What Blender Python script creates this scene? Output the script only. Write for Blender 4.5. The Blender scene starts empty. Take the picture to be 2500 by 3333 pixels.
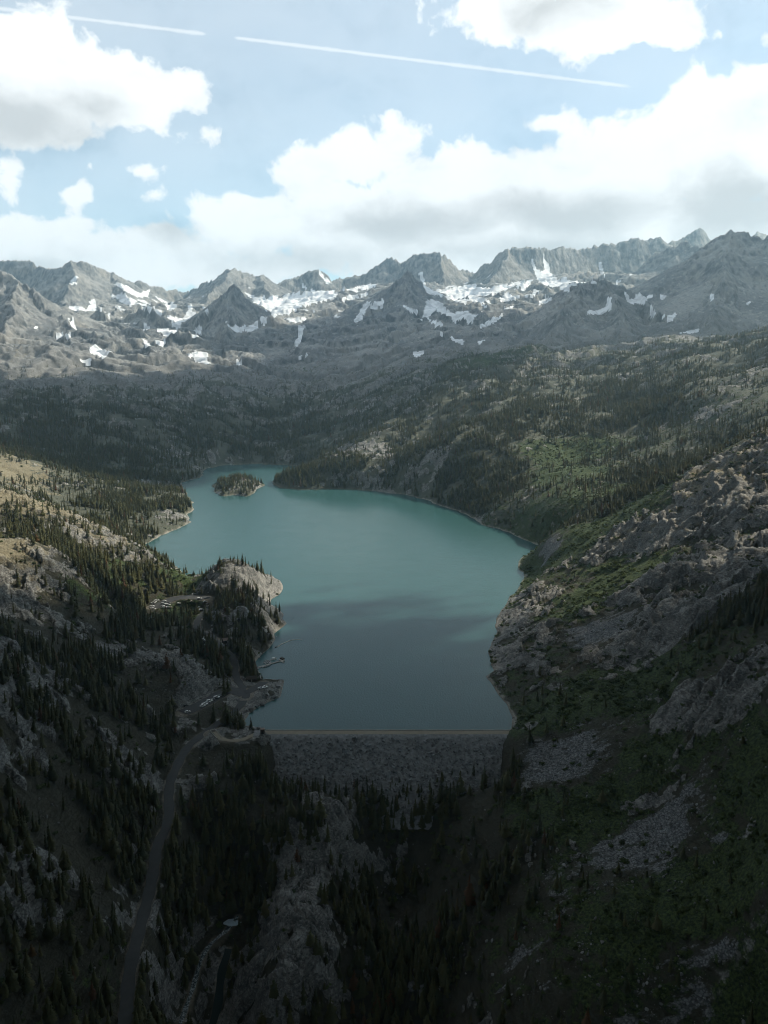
import bpy, bmesh, math, random, time
import numpy as np
from mathutils import Vector, Matrix, geometry as mgeo

T0 = time.time()
random.seed(7)
RNG = np.random.default_rng(11)
R = math.radians
scene = bpy.context.scene
COL = scene.collection

# ------------------------------------------------------------------ camera, sky, sun, exposure
CAM_H = 290.0            # metres of the drone above the lake surface (z = 0)
PITCH = R(10.8)
FPX = 2697.0             # focal length in pixels of the 2500 x 3333 photograph
cam_data = bpy.data.cameras.new('camera')
cam_data.sensor_fit = 'VERTICAL'
cam_data.sensor_height = 24.0
cam_data.lens = 24.0 * FPX / 3333.0
cam_data.clip_start = 1.0
cam_data.clip_end = 60000.0
cam = bpy.data.objects.new('camera', cam_data)
COL.objects.link(cam)
cam.location = (0, 0, CAM_H)
cam.rotation_euler = (R(90) - PITCH, 0, 0)
scene.camera = cam

SUN_AZ, SUN_EL = R(60), R(37)      # azimuth measured from the view direction towards the right
SUN = Vector((math.sin(SUN_AZ) * math.cos(SUN_EL), math.cos(SUN_AZ) * math.cos(SUN_EL), math.sin(SUN_EL)))
sun_data = bpy.data.lights.new('sun', 'SUN')
sun_data.energy = 5.0
sun_data.angle = R(0.6)
sun_data.color = (1.0, 0.91, 0.74)
sun = bpy.data.objects.new('sun', sun_data)
COL.objects.link(sun)
sun.rotation_euler = SUN.to_track_quat('Z', 'Y').to_euler()

vs = scene.view_settings
vs.view_transform = 'Standard'
vs.look = 'None'
vs.gamma = 1.0
vs.exposure = 0.6
vs.use_curve_mapping = False
cy = scene.cycles
cy.use_denoising = True
cy.max_bounces = 3
cy.diffuse_bounces = 2
cy.glossy_bounces = 2
cy.transmission_bounces = 2
cy.volume_bounces = 1
cy.transparent_max_bounces = 4
cy.sample_clamp_indirect = 4.0
cy.filter_width = 1.0
cy.use_adaptive_sampling = True
cy.adaptive_threshold = 0.015
cy.caustics_reflective = False
cy.caustics_refractive = False


class NT:
    """small helper to write node trees"""
    def __init__(self, tree):
        self.t = tree
        self.n = tree.nodes
        self.l = tree.links

    def new(self, kind, **kw):
        nd = self.n.new(kind)
        for k, v in kw.items():
            setattr(nd, k, v)
        return nd

    def put(self, sock, v):
        if v is None:
            return
        if hasattr(v, 'is_linked') or hasattr(v, 'is_output'):
            self.l.new(v, sock)
        else:
            sock.default_value = v

    def math(self, op, a, b=None, c=None, clamp=False):
        nd = self.new('ShaderNodeMath', operation=op, use_clamp=clamp)
        self.put(nd.inputs[0], a)
        self.put(nd.inputs[1], b)
        self.put(nd.inputs[2], c)
        return nd.outputs[0]

    def vmath(self, op, a, b=None, out=0):
        nd = self.new('ShaderNodeVectorMath', operation=op)
        self.put(nd.inputs[0], a)
        self.put(nd.inputs[1], b)
        return nd.outputs[out]

    def step(self, v, lo, hi):
        nd = self.new('ShaderNodeMapRange', interpolation_type='SMOOTHSTEP')
        self.put(nd.inputs['Value'], v)
        nd.inputs['From Min'].default_value = lo
        nd.inputs['From Max'].default_value = hi
        return nd.outputs[0]

    def mix(self, f, a, b):
        nd = self.new('ShaderNodeMix', data_type='RGBA')
        self.put(nd.inputs[0], f)
        for s, v in ((nd.inputs[6], a), (nd.inputs[7], b)):
            if isinstance(v, tuple):
                v = (v[0], v[1], v[2], 1.0)
            self.put(s, v)
        return nd.outputs[2]

    def noise(self, vec, scale, detail=4, rough=0.55, out='Fac', dist=0.0):
        nd = self.new('ShaderNodeTexNoise')
        self.put(nd.inputs['Vector'], vec)
        nd.inputs['Scale'].default_value = scale
        nd.inputs['Detail'].default_value = detail
        nd.inputs['Roughness'].default_value = rough
        nd.inputs['Distortion'].default_value = dist
        return nd.outputs[out]


def ray(px, py):
    u = (px - 1250.0) / FPX
    v = (py - 1666.5) / FPX
    return np.array([u, math.cos(PITCH) - v * math.sin(PITCH), -math.sin(PITCH) - v * math.cos(PITCH)])


def at(px, py, t):
    """world point seen at photograph position (px, py), t metres in front of the camera"""
    d = ray(px, py)
    return np.array([d[0] * t, d[1] * t, CAM_H + d[2] * t])


def atz(px, py, z):
    d = ray(px, py)
    t = (z - CAM_H) / d[2]
    return np.array([d[0] * t, d[1] * t, z])


def azel(px, py):
    d = ray(px, py)
    return math.atan2(d[0], d[1]), math.atan2(d[2], math.hypot(d[0], d[1]))


# ---- world: Nishita sky with cumulus banks at infinity
world = bpy.data.worlds.new('World')
scene.world = world
world.use_nodes = True
W = NT(world.node_tree)
W.n.clear()
SKY_STRENGTH = 0.100
CLOUD_WHITE = (.78, .80, .80)
CLOUD_GREY = (.46, .48, .485)
sky = W.new('ShaderNodeTexSky', sky_type='NISHITA')
sky.sun_disc = False
sky.sun_elevation = SUN_EL
sky.sun_rotation = SUN_AZ
sky.altitude = 3200.0
sky.air_density = 1.0
sky.dust_density = 1.2
sky.ozone_density = 1.0
bg = W.new('ShaderNodeBackground')
bg.inputs['Strength'].default_value = SKY_STRENGTH
out = W.new('ShaderNodeOutputWorld')
W.l.new(W.mix(1.0, sky.outputs[0], (.82, 1.13, 1.02)), bg.inputs['Color'])
bg.inputs['Color'].links[0].from_node.blend_type = 'MULTIPLY'
tc = W.new('ShaderNodeTexCoord')
dirv = tc.outputs['Generated']
sep = W.new('ShaderNodeSeparateXYZ')
W.l.new(dirv, sep.inputs[0])
az_s = W.math('ARCTAN2', sep.outputs[0], sep.outputs[1])
el_s = W.math('ARCSINE', sep.outputs[2])
comb = W.new('ShaderNodeCombineXYZ')
W.l.new(az_s, comb.inputs[0])
W.l.new(el_s, comb.inputs[1])
pos = comb.outputs[0]
# clouds as overlapping lobes: photograph position of the centre, half width and half height in photograph pixels, weight
LOBES = [
    (110, 170, 210, 170, 1.2), (330, 250, 230, 150, 1.2), (560, 300, 150, 110, 1.1), (60, 370, 330, 130, 1.3), (430, 350, 250, 90, 1.0),
    (640, 430, 80, 50, 1.), (10, 570, 75, 110, 1.), (275, 630, 75, 85, 1.1), (310, 545, 42, 40, .9), (365, 610, 45, 40, .7), (480, 560, 60, 28, .5),
    (530, 655, 75, 24, .55), (190, 690, 36, 36, .6),
    (1370, 15, 28, 45, 1.), (1640, 10, 250, 130, 1.2), (1950, 50, 320, 160, 1.3), (2180, 70, 150, 110, 1.), (2330, 100, 60, 40, .7), (1880, 180, 110, 60, .8),
    (2480, 130, 60, 36, .6), (1490, 60, 60, 40, .7),
    (1000, 560, 170, 90, 1.1), (1290, 450, 140, 90, 1.2), (1150, 520, 250, 100, 1.2), (1600, 600, 420, 170, 1.4), (2000, 560, 380, 210, 1.4),
    (2350, 480, 380, 280, 1.5), (1790, 390, 110, 55, .9), (680, 680, 110, 60, 1.), (850, 740, 300, 120, 1.3), (1250, 760, 500, 160, 1.5),
    (1900, 780, 800, 200, 1.6), (150, 745, 290, 90, 1.3), (480, 825, 370, 100, 1.4), (60, 850, 380, 80, 1.3), (300, 800, 400, 80, 1.2), (1100, 660, 250, 110, 1.2), (650, 890, 420, 80, 1.2), (1050, 870, 320, 70, 1.1),
]
wnoise = W.noise(pos, 9.0, 3, .55, out='Color')
warp = W.vmath('MULTIPLY_ADD', wnoise, (0.07, 0.05, 0.0))
warp.node.inputs[2].default_value = (-0.035, -0.025, 0.0)
wpos = W.vmath('ADD', pos, warp)
f = None
for (px, py, rx, ry, wgt) in LOBES:
    a, e = azel(px, py)
    a2, _ = azel(px + rx, py)
    _, e2 = azel(px, py - ry)
    d = W.vmath('SUBTRACT', wpos, (a, e, 0))
    d = W.vmath('MULTIPLY', d, (1 / (a2 - a), 1 / (e2 - e), 0))
    ln = W.vmath('LENGTH', d, out=1)
    v = W.math('MULTIPLY', W.math('SUBTRACT', 1.0, ln), wgt * min(1.0, (min(rx, ry) / 150.0) ** .8))
    f = v if f is None else W.math('SMOOTH_MAX', f, v, 0.15)
# the same broken cumulus goes on beyond the part of the sky the photograph shows
cells = W.noise(W.vmath('MULTIPLY', dirv, (1, 1, 1.9)), 2.1, 5, .5)
beyond = W.math('MULTIPLY', W.math('SUBTRACT', cells, .53), 5.0)
away = W.math('MAXIMUM', W.step(W.math('ABSOLUTE', az_s), .5, .72), W.step(el_s, .37, .55))
f = W.math('MAXIMUM', f, W.math('SUBTRACT', beyond, W.math('MULTIPLY', W.math('SUBTRACT', 1.0, away), 4.0)))
fine = W.noise(pos, 17.0, 8, .60, dist=.25)
puff = W.math('ABSOLUTE', W.math('SUBTRACT', W.noise(wpos, 24.0, 4, .5), .5))
fd = W.math('ADD', f, W.math('MULTIPLY', W.math('SUBTRACT', fine, .5), 1.5))
fd = W.math('SUBTRACT', fd, W.math('MULTIPLY', W.math('SUBTRACT', puff, .07), 1.1))
cover = W.math('MAXIMUM', W.step(fd, -0.07, 0.36), W.math('MULTIPLY', W.step(W.math('ADD', fd, W.math('MULTIPLY', W.math('SUBTRACT', W.noise(wpos, 40.0, 4, .62), .5), .5)), -.42, .2), .42))
# thick grey bellies
lump = W.noise(W.vmath('MULTIPLY', wpos, (1, 1.5, 1)), 9.0, 6, .6)
g = None
for (px, py, rx, ry, wgt) in [(60, 390, 430, 170, 1.), (300, 330, 200, 100, .8), (1790, 10, 230, 110, .9), (1330, 730, 420, 120, 1.), (1850, 700, 520, 120, 1.), (2380, 690, 420, 190, 1.), (950, 850, 400, 90, .8), (1700, 820, 500, 90, .9), (560, 760, 160, 60, .5), (100, 850, 200, 40, .5)]:
    a, e = azel(px, py)
    a2, _ = azel(px + rx, py)
    _, e2 = azel(px, py - ry)
    d = W.vmath('MULTIPLY', W.vmath('SUBTRACT', wpos, (a, e, 0)), (1 / (a2 - a), 1 / (e2 - e), 0))
    v = W.math('MULTIPLY', W.math('SUBTRACT', 1.0, W.vmath('LENGTH', d, out=1)), wgt)
    g = v if g is None else W.math('SMOOTH_MAX', g, v, 0.25)
g = W.math('MAXIMUM', g, W.math('MULTIPLY', W.math('SUBTRACT', beyond, .5), away))
shade = W.step(W.math('ADD', g, W.math('MULTIPLY', W.math('SUBTRACT', lump, .52), 1.7)), -.15, .85)
ccol = W.mix(shade, CLOUD_WHITE, CLOUD_GREY)
cbg = W.new('ShaderNodeBackground')
W.l.new(ccol, cbg.inputs['Color'])
# contrail: a great circle through the sky
d1 = Vector(ray(220, 55)).normalized()
d2 = Vector(ray(2060, 283)).normalized()
nrm = d1.cross(d2).normalized()
dist = W.math('ABSOLUTE', W.vmath('DOT_PRODUCT', dirv, tuple(nrm), out=1))
cn = W.noise(pos, 60, 6, .6)
wid = W.math('ADD', .0006, W.math('MULTIPLY', cn, .0088))
trail = W.math('SUBTRACT', 1.0, W.math('DIVIDE', dist, wid), clamp=True)
gap0, gap1 = azel(690, 118)[0], azel(745, 125)[0]
gap = W.math('MAXIMUM', W.step(az_s, gap0 + .004, gap0 - .012), W.step(az_s, gap1 - .004, gap1 + .012))
trail = W.math('MULTIPLY', W.math('MULTIPLY', W.step(trail, .0, 1.0), gap), .74)
veil = W.math('ADD', .33, W.math('MULTIPLY', W.noise(W.vmath('MULTIPLY', wpos, (1, 2.2, 1)), 5.0, 4, .55), .22))
cover = W.math('MAXIMUM', cover, veil)      # thin high cirrus everywhere
cover = W.math('MAXIMUM', cover, W.math('MULTIPLY', trail, W.step(az_s, azel(2150, 290)[0], azel(2000, 270)[0])))
msh = W.new('ShaderNodeMixShader')
W.l.new(cover, msh.inputs[0])
W.l.new(bg.outputs[0], msh.inputs[1])
W.l.new(cbg.outputs[0], msh.inputs[2])
W.l.new(msh.outputs[0], out.inputs['Surface'])
world.cycles.sampling_method = 'MANUAL'
world.cycles.sample_map_resolution = 512

# ------------------------------------------------------------------ noise
_perm = {}


def _table(seed):
    if seed not in _perm:
        g = np.random.default_rng(1000 + seed)
        p = g.permutation(512).astype(np.int32)
        a = g.uniform(0, 2 * np.pi, 512)
        _perm[seed] = (np.concatenate([p, p]), np.cos(a).astype(np.float32), np.sin(a).astype(np.float32))
    return _perm[seed]


def perlin(x, y, seed=0):
    p, gx, gy = _table(seed)
    xf = np.floor(x)
    yf = np.floor(y)
    xi = xf.astype(np.int32) & 511
    yi = yf.astype(np.int32) & 511
    fx = (x - xf).astype(np.float32)
    fy = (y - yf).astype(np.float32)
    u = fx * fx * fx * (fx * (fx * 6 - 15) + 10)
    v = fy * fy * fy * (fy * (fy * 6 - 15) + 10)
    x1 = (xi + 1) & 511
    y1 = (yi + 1) & 511

    def g(ix, iy, dx, dy):
        h = p[p[ix] + iy]
        return gx[h] * dx + gy[h] * dy
    n0 = g(xi, yi, fx, fy)
    n1 = g(x1, yi, fx - 1, fy)
    n2 = g(xi, y1, fx, fy - 1)
    n3 = g(x1, y1, fx - 1, fy - 1)
    a = n0 + u * (n1 - n0)
    b = n2 + u * (n3 - n2)
    return (a + v * (b - a)) * 1.5


def fbm(x, y, wl, octv, seed, gain=.5):
    s = 0
    a = 1.0
    for o in range(octv):
        s = s + a * perlin(x / wl + 13.7 * o, y / wl - 7.3 * o, seed + o)
        wl *= .48
        a *= gain
    return s


def ridged(x, y, wl, octv, seed, gain=.5):
    s = 0
    a = 1.0
    for o in range(octv):
        s = s + a * (1 - 2 * np.abs(perlin(x / wl + 5.1 * o, y / wl + 3.9 * o, seed + o)))
        wl *= .48
        a *= gain
    return s


def sstep(v, lo, hi):
    t = np.clip((v - lo) / (hi - lo), 0, 1)
    return t * t * (3 - 2 * t)


# ------------------------------------------------------------------ terrain grid: polar sheet, finest where the valley is
AZ_IN = np.arange(-0.53, 0.5301, 0.0011)
side = np.concatenate([np.arange(0.535, 0.75, 0.006), np.arange(0.76, math.pi - .02, 0.05)])
AZ = np.concatenate([-side[::-1], AZ_IN, side])
RR = np.concatenate([[2, 40, 90, 140, 190, 225, 250, 265], 275 * np.exp(np.arange(0, math.log(7600 / 275), 0.0031)),
                     [7750, 7950, 8200, 8600, 9200]])
NA, NR = len(AZ), len(RR)
LR = np.log(RR)
A2, L2 = np.meshgrid(AZ, LR, indexing='ij')          # [az, r]
X = (np.sin(A2) * np.exp(L2)).astype(np.float32)
Y = (np.cos(A2) * np.exp(L2)).astype(np.float32)
RAD = np.exp(L2).astype(np.float32)

# shore line in photograph positions (all at z = 0)
SHORE = [(866, 2379), (846, 2371), (829, 2366), (793, 2362), (799, 2342), (812, 2322), (841, 2303), (877, 2284), (913, 2269), (918, 2250), (926, 2214),
         (889, 2214), (856, 2214), (851, 2199), (839, 2180), (831, 2170), (830, 2156), (853, 2130), (877, 2110), (897, 2081), (915, 2045),
         (924, 2000), (906, 1981), (879, 1966), (883, 1950), (906, 1938), (921, 1914), (912, 1890), (860, 1868), (770, 1858), (690, 1862), (640, 1874), (606, 1872),
         (570, 1842), (530, 1812), (490, 1790), (466, 1778), (500, 1757), (542, 1737), (590, 1716), (624, 1699), (609, 1676), (633, 1657), (618, 1628), (604, 1600), (588, 1572),
         (625, 1562), (655, 1553), (660, 1535), (668, 1526), (723, 1515), (829, 1510), (927, 1514), (1000, 1520), (1035, 1536), (985, 1549), (925, 1558), (885, 1568),
         (889, 1578), (912, 1588), (980, 1595), (1093, 1592), (1180, 1596), (1250, 1602), (1320, 1610), (1378, 1624), (1446, 1650), (1514, 1673), (1566, 1707), (1627, 1722),
         (1679, 1745), (1757, 1777), (1725, 1797), (1695, 1818), (1687, 1838), (1706, 1873), (1683, 1922), (1649, 1963), (1615, 2023), (1611, 2073), (1589, 2126), (1600, 2224),
         (1622, 2262), (1649, 2292), (1668, 2337), (1664, 2367), (1658, 2379)]
ISLAND = [(691, 1579), (697, 1596), (704, 1605), (727, 1616), (763, 1611), (802, 1616), (829, 1605), (834, 1596), (862, 1578), (842, 1568), (790, 1563), (720, 1567)]
shore = np.array([atz(px, py, 0)[:2] for px, py in SHORE])
island = np.array([atz(px, py, 0)[:2] for px, py in ISLAND])


def refine(poly, amp, seed, skip_last=False):
    """break long shore edges into small uneven ones"""
    o, dam = [], []
    g = np.random.default_rng(seed)
    n = len(poly)
    for i in range(n):
        a, b = poly[i], poly[(i + 1) % n]
        last = skip_last and i == n - 1
        ln = np.hypot(*(b - a))
        k = 1 if last else max(1, int(ln / 14))
        nm = np.array([-(b - a)[1], (b - a)[0]]) / max(ln, 1e-6)
        for j in range(k):
            p = a + (b - a) * j / k
            if j:
                p = p + nm * g.normal(0, amp)
            o.append(p)
            dam.append(last)
    return np.array(o), np.array(dam)


shore_f, shore_dam = refine(shore, 2.2, 3, True)
island_f, _ = refine(island, 2.0, 4)


def poly_dist(x, y, poly):
    """distance to polygon edges, inside flag, index of nearest edge"""
    best = np.full(x.shape, 1e18, np.float64)
    idx = np.zeros(x.shape, np.int32)
    ins = np.zeros(x.shape, bool)
    n = len(poly)
    for i in range(n):
        a, b = poly[i], poly[(i + 1) % n]
        ex, ey = b - a
        wx, wy = x - a[0], y - a[1]
        t = np.clip((wx * ex + wy * ey) / (ex * ex + ey * ey + 1e-9), 0, 1)
        d = (wx - t * ex) ** 2 + (wy - t * ey) ** 2
        m = d < best
        best[m] = d[m]
        idx[m] = i
        c = (a[1] > y) != (b[1] > y)
        if c.any():
            xs = ex * (y - a[1]) / (ey if abs(ey) > 1e-9 else 1e-9) + a[0]
            ins ^= c & (x < xs)
    return np.sqrt(best), ins, idx


DAM_A = atz(858, 2383, 2.2)
DAM_B = atz(1668, 2383, 2.2)
dam_dir = (DAM_B - DAM_A) / np.linalg.norm(DAM_B - DAM_A)
DAM_LEN = np.linalg.norm(DAM_B - DAM_A)
dam_n = np.array([dam_dir[1], -dam_dir[0], 0])        # towards the camera

# ---- control points of the ground: (photo x, photo y, height) or (photo x, photo y, None, distance)
CZ = [  # by height
    (872, 2390, 2), (800, 2402, 3), (740, 2408, 2), (690, 2380, 5), (1655, 2388, 3), (1720, 2400, 8), (920, 2480, -7), (1000, 2545, -17), (1130, 2570, -24), (1250, 2570, -26), (1400, 2545, -22), (1520, 2510, -14), (1620, 2450, -4),
    (880, 2248, 6), (905, 2232, 5), (842, 2298, 6), (820, 2312, 5), (868, 2272, 5), (784, 2292, 3), (806, 2262, 3), (769, 2216, 4), (761, 2164, 5), (723, 2103, 6), (663, 2066, 8), (640, 2036, 9), (656, 2005, 9), (690, 1980, 9), (527, 1968, 10), (470, 1985, 10), (600, 1975, 9), (610, 1930, 7), (600, 1895, 4), (650, 1885, 6),
    (678, 2375, 3), (618, 2427, 1), (573, 2503, -2), (550, 2578, -5), (550, 2650, -8), (512, 2753, -12), (490, 2889, -17), (452, 3040, -21), (418, 3200, -24), (400, 3333, -27), (390, 3500, -30),
    (671, 2284, 6), (588, 2325, 7), (738, 2247, 4), (560, 2390, 4),
    (620, 2140, 27), (560, 2130, 28), (600, 2220, 22), (530, 2230, 24), (680, 2190, 14), (640, 2100, 18), (480, 2100, 28), (560, 2040, 16),
    (380, 2000, 22), (380, 2150, 34), (440, 2300, 22), (480, 2450, 10), (300, 2300, 38), (300, 2450, 28), (300, 2650, 16), (400, 2650, 4), (350, 2900, -2), (250, 3100, 0), (300, 3333, -16),
    (150, 2200, 58), (0, 2100, 80), (0, 2350, 70), (150, 2450, 46), (0, 2600, 52), (130, 2750, 28), (0, 2950, 30), (0, 3333, 8), (-200, 2600, 90), (-200, 3333, 30), (-300, 2000, 140),
    (640, 2650, -14), (640, 2850, -28), (700, 2700, -22), (700, 3000, -52), (757, 3006, -56), (640, 3130, -58), (590, 3300, -66), (570, 3500, -72), (520, 3150, -36), (560, 2950, -28), (800, 2850, -42),
    (700, 2560, -6), (800, 2580, -14), (850, 2750, -26), (1000, 2800, -28), (1000, 2950, -32), (940, 3100, -40), (900, 3250, -52), (830, 3150, -58), (1120, 2650, -20), (1130, 2760, -34), (1220, 2850, -55), (1250, 3000, -64), (1250, 3333, -84), (1100, 3200, -62), (1000, 3333, -66), (800, 3333, -76), (1250, 3600, -95),
    (1400, 2800, -46), (1400, 3000, -56), (1500, 2700, -26), (1500, 3200, -60), (1600, 2900, -34), (1600, 2600, -12), (1700, 3333, -48), (1700, 2700, -10), (1800, 2500, 4), (1800, 2900, -16), (1800, 3150, -28),
    (2000, 2600, 8), (2100, 2650, 10), (2000, 2900, -4), (2100, 3200, -18), (2300, 3000, 6), (2500, 3333, -8), (2500, 3000, 26), (2500, 2700, 46), (2300, 2700, 24), (2400, 3600, -22), (2750, 3000, 60), (2750, 2400, 110), (2750, 3333, 30),
    (2500, 2370, 73), (2300, 2350, 56), (2150, 2300, 42), (2000, 2400, 26), (1850, 2400, 14), (1780, 2300, 16), (1900, 2200, 28), (1750, 2150, 17), (2050, 2150, 40), (2000, 2000, 46), (1850, 2000, 28), (2200, 2150, 58), (2200, 2000, 68), (2400, 2150, 82), (2500, 2000, 106), (2350, 1950, 92), (1800, 1900, 26), (2000, 1880, 52), (2150, 1850, 78),
]
CT = [  # by distance in front of the camera
    (2500, 1424, 1010), (2321, 1507, 1035), (2210, 1565, 1050), (2110, 1620, 1060), (1989, 1690, 1075), (2500, 1600, 900), (2500, 1800, 760), (2300, 1700, 905), (2100, 1750, 960), (2000, 1780, 985), (1900, 1780, 1035), (2750, 1300, 1000), (2750, 1700, 780), (2400, 1620, 900),
    (2480, 1385, 1380), (2300, 1440, 1440), (2150, 1530, 1400), (2030, 1600, 1330), (1900, 1660, 1240), (1800, 1650, 1300), (2000, 1500, 1560), (1850, 1550, 1480), (1700, 1600, 1480), (1800, 1740, 1140), (1850, 1730, 1120), (1950, 1690, 1125),
    (1500, 1400, 1892), (1500, 1550, 1680), (1350, 1550, 1750), (1500, 1280, 2280), (1500, 1200, 2650), (2000, 1400, 1760), (2000, 1280, 2050), (2000, 1200, 2350), (1750, 1400, 1830), (1750, 1200, 2500), (1750, 1300, 2120), (2500, 1200, 1800), (2500, 1150, 2000), (2300, 1400, 1520), (2300, 1280, 1720), (2250, 1180, 2150), (2500, 1290, 1560), (2400, 1140, 2300), (2750, 1050, 2000), (2750, 1250, 1500),
    (2200, 1150, 2500), (1900, 1140, 2850), (1650, 1150, 3000),
    (1250, 1500, 1900), (1100, 1480, 1960), (1150, 1445, 2030), (1100, 1540, 1840), (1250, 1400, 2180), (1250, 1300, 2520), (1250, 1200, 3020), (1400, 1450, 1980), (900, 1400, 2520), (900, 1460, 2330), (900, 1300, 2820), (900, 1200, 3230), (700, 1400, 2450), (700, 1480, 2260), (700, 1300, 2720), (700, 1200, 3150), (500, 1400, 2330), (500, 1300, 2640), (500, 1200, 3100), (300, 1400, 2200), (300, 1300, 2520), (300, 1200, 2980),
    (0, 1400, 2080), (0, 1300, 2460), (0, 1200, 2880), (0, 1130, 3150), (150, 1170, 3020), (-250, 1300, 2100), (-250, 1100, 3000),
    (500, 1500, 2080), (400, 1500, 2000), (300, 1550, 1780), (450, 1560, 1860), (100, 1500, 1740), (0, 1440, 1900), (520, 1620, 1640), (420, 1650, 1520), (300, 1620, 1520), (200, 1570, 1560), (60, 1560, 1470), (0, 1530, 1480), (540, 1690, 1440), (-250, 1450, 1500),
    (452, 1775, 1090), (527, 1815, 1060), (580, 1852, 1020), (377, 1745, 1085), (301, 1714, 1095), (226, 1669, 1115), (113, 1624, 1140), (0, 1601, 1150), (-250, 1560, 1150), (420, 1830, 1000), (300, 1790, 1000), (480, 1880, 965), (340, 1720, 1280), (200, 1690, 1270), (430, 1755, 1220),
    (0, 1700, 985), (150, 1740, 960), (0, 1752, 850), (113, 1760, 835), (226, 1827, 830), (300, 1890, 835), (400, 1930, 880), (100, 1900, 760), (220, 1950, 770), (0, 1950, 720), (-250, 1750, 800),
    (729, 1812, 1005), (690, 1842, 1010), (760, 1825, 1000), (800, 1838, 1000), (850, 1862, 995), (890, 1890, 990), (740, 1870, 975), (740, 1910, 955), (740, 1950, 915), (840, 1920, 965), (680, 1900, 960), (800, 1972, 895), (870, 1985, 890), (750, 2000, 870), (830, 2030, 850), (790, 2090, 790), (860, 2050, 845),
    (1250, 1100, 3700), (900, 1100, 3950), (600, 1130, 3700), (300, 1100, 3600), (1500, 1100, 3450), (1500, 1000, 4500), (1250, 1030, 4350), (250, 1000, 4900), (500, 1010, 5200), (420, 1060, 4300), (1000, 970, 5500), (1120, 960, 5700), (1250, 940, 5800), (1550, 950, 5500), (1700, 960, 5000), (1620, 1040, 3900), (1950, 905, 5500), (1850, 930, 5200), (2050, 965, 4700), (1400, 950, 5600), (650, 1010, 4800), (850, 1000, 5200), (940, 1040, 4700), (2150, 1090, 3500), (2300, 1120, 2900),
    (780, 1518, 1740 + 400), (1000, 1500, 2150),
    (2300, 1100, 3100), (150, 1120, 3400), (80, 1080, 3600),
]
pts, vals = [], []
for px, py, z in CZ:
    p = atz(px, py, z)
    pts.append((math.atan2(p[0], p[1]), math.log(math.hypot(p[0], p[1]))))
    vals.append(z)
for px, py, t in CT:
    p = at(px, py, t)
    pts.append((math.atan2(p[0], p[1]), math.log(math.hypot(p[0], p[1]))))
    vals.append(p[2])
for i, p in enumerate(list(shore) + list(island)):
    if 0 < i < len(shore) - 1 or i >= len(shore):
        pts.append((math.atan2(p[0], p[1]), math.log(math.hypot(*p))))
        vals.append(0.0)
for px, py in ((760, 1588), (800, 1585), (730, 1588)):      # island back
    p = atz(px, py, 7.0)
    pts.append((math.atan2(p[0], p[1]), math.log(math.hypot(p[0], p[1]))))
    vals.append(8.0)
for a in np.linspace(-.7, .7, 9):                             # far behind the crest line
    pts.append((a, math.log(8300.)))
    vals.append(480.)
    pts.append((a, math.log(200.)))
    vals.append(-105 + 120 * abs(a))
pts = np.array(pts)
vals = np.array(vals, float)
K = len(pts)


def tps(d2):
    return np.where(d2 > 1e-12, d2 * np.log(d2 + 1e-12), 0)


D2 = ((pts[:, None] - pts[None]) ** 2).sum(-1)
Mx = np.zeros((K + 3, K + 3))
Mx[:K, :K] = tps(D2) + np.eye(K) * 2e-4
Mx[:K, K] = 1
Mx[:K, K + 1:] = pts
Mx[K, :K] = 1
Mx[K + 1:, :K] = pts.T
wts = np.linalg.solve(Mx, np.concatenate([vals, [0, 0, 0]]))
ca = np.linspace(-.75, .75, 240)
cl = np.linspace(math.log(190), math.log(9300), 330)
CA, CL = np.meshgrid(ca, cl, indexing='ij')
zc = wts[K] + wts[K + 1] * CA + wts[K + 2] * CL
for i in range(K):
    zc += wts[i] * tps((CA - pts[i, 0]) ** 2 + (CL - pts[i, 1]) ** 2)


def coarse_sample(field, a, l):
    """bilinear look-up of a coarse (azimuth, log distance) field"""
    fa = np.clip((a - ca[0]) / (ca[1] - ca[0]), 0, len(ca) - 1.001)
    fl = np.clip((l - cl[0]) / (cl[1] - cl[0]), 0, len(cl) - 1.001)
    ia = fa.astype(np.int32)
    il = fl.astype(np.int32)
    fa = fa - ia
    fl = fl - il
    return ((field[ia, il] * (1 - fa) + field[ia + 1, il] * fa) * (1 - fl) + (field[ia, il + 1] * (1 - fa) + field[ia + 1, il + 1] * fa) * fl)


Zb = coarse_sample(zc, A2, L2)
inframe = 1 - sstep(np.abs(A2), .52, .72)
zside = np.clip(-100 + .33 * np.maximum(np.abs(X) - 100, 0) + .02 * RAD, -100, 620)
Z = (Zb * inframe + zside * (1 - inframe)).astype(np.float32)
Z = np.clip(Z, -110, 1100)

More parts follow.
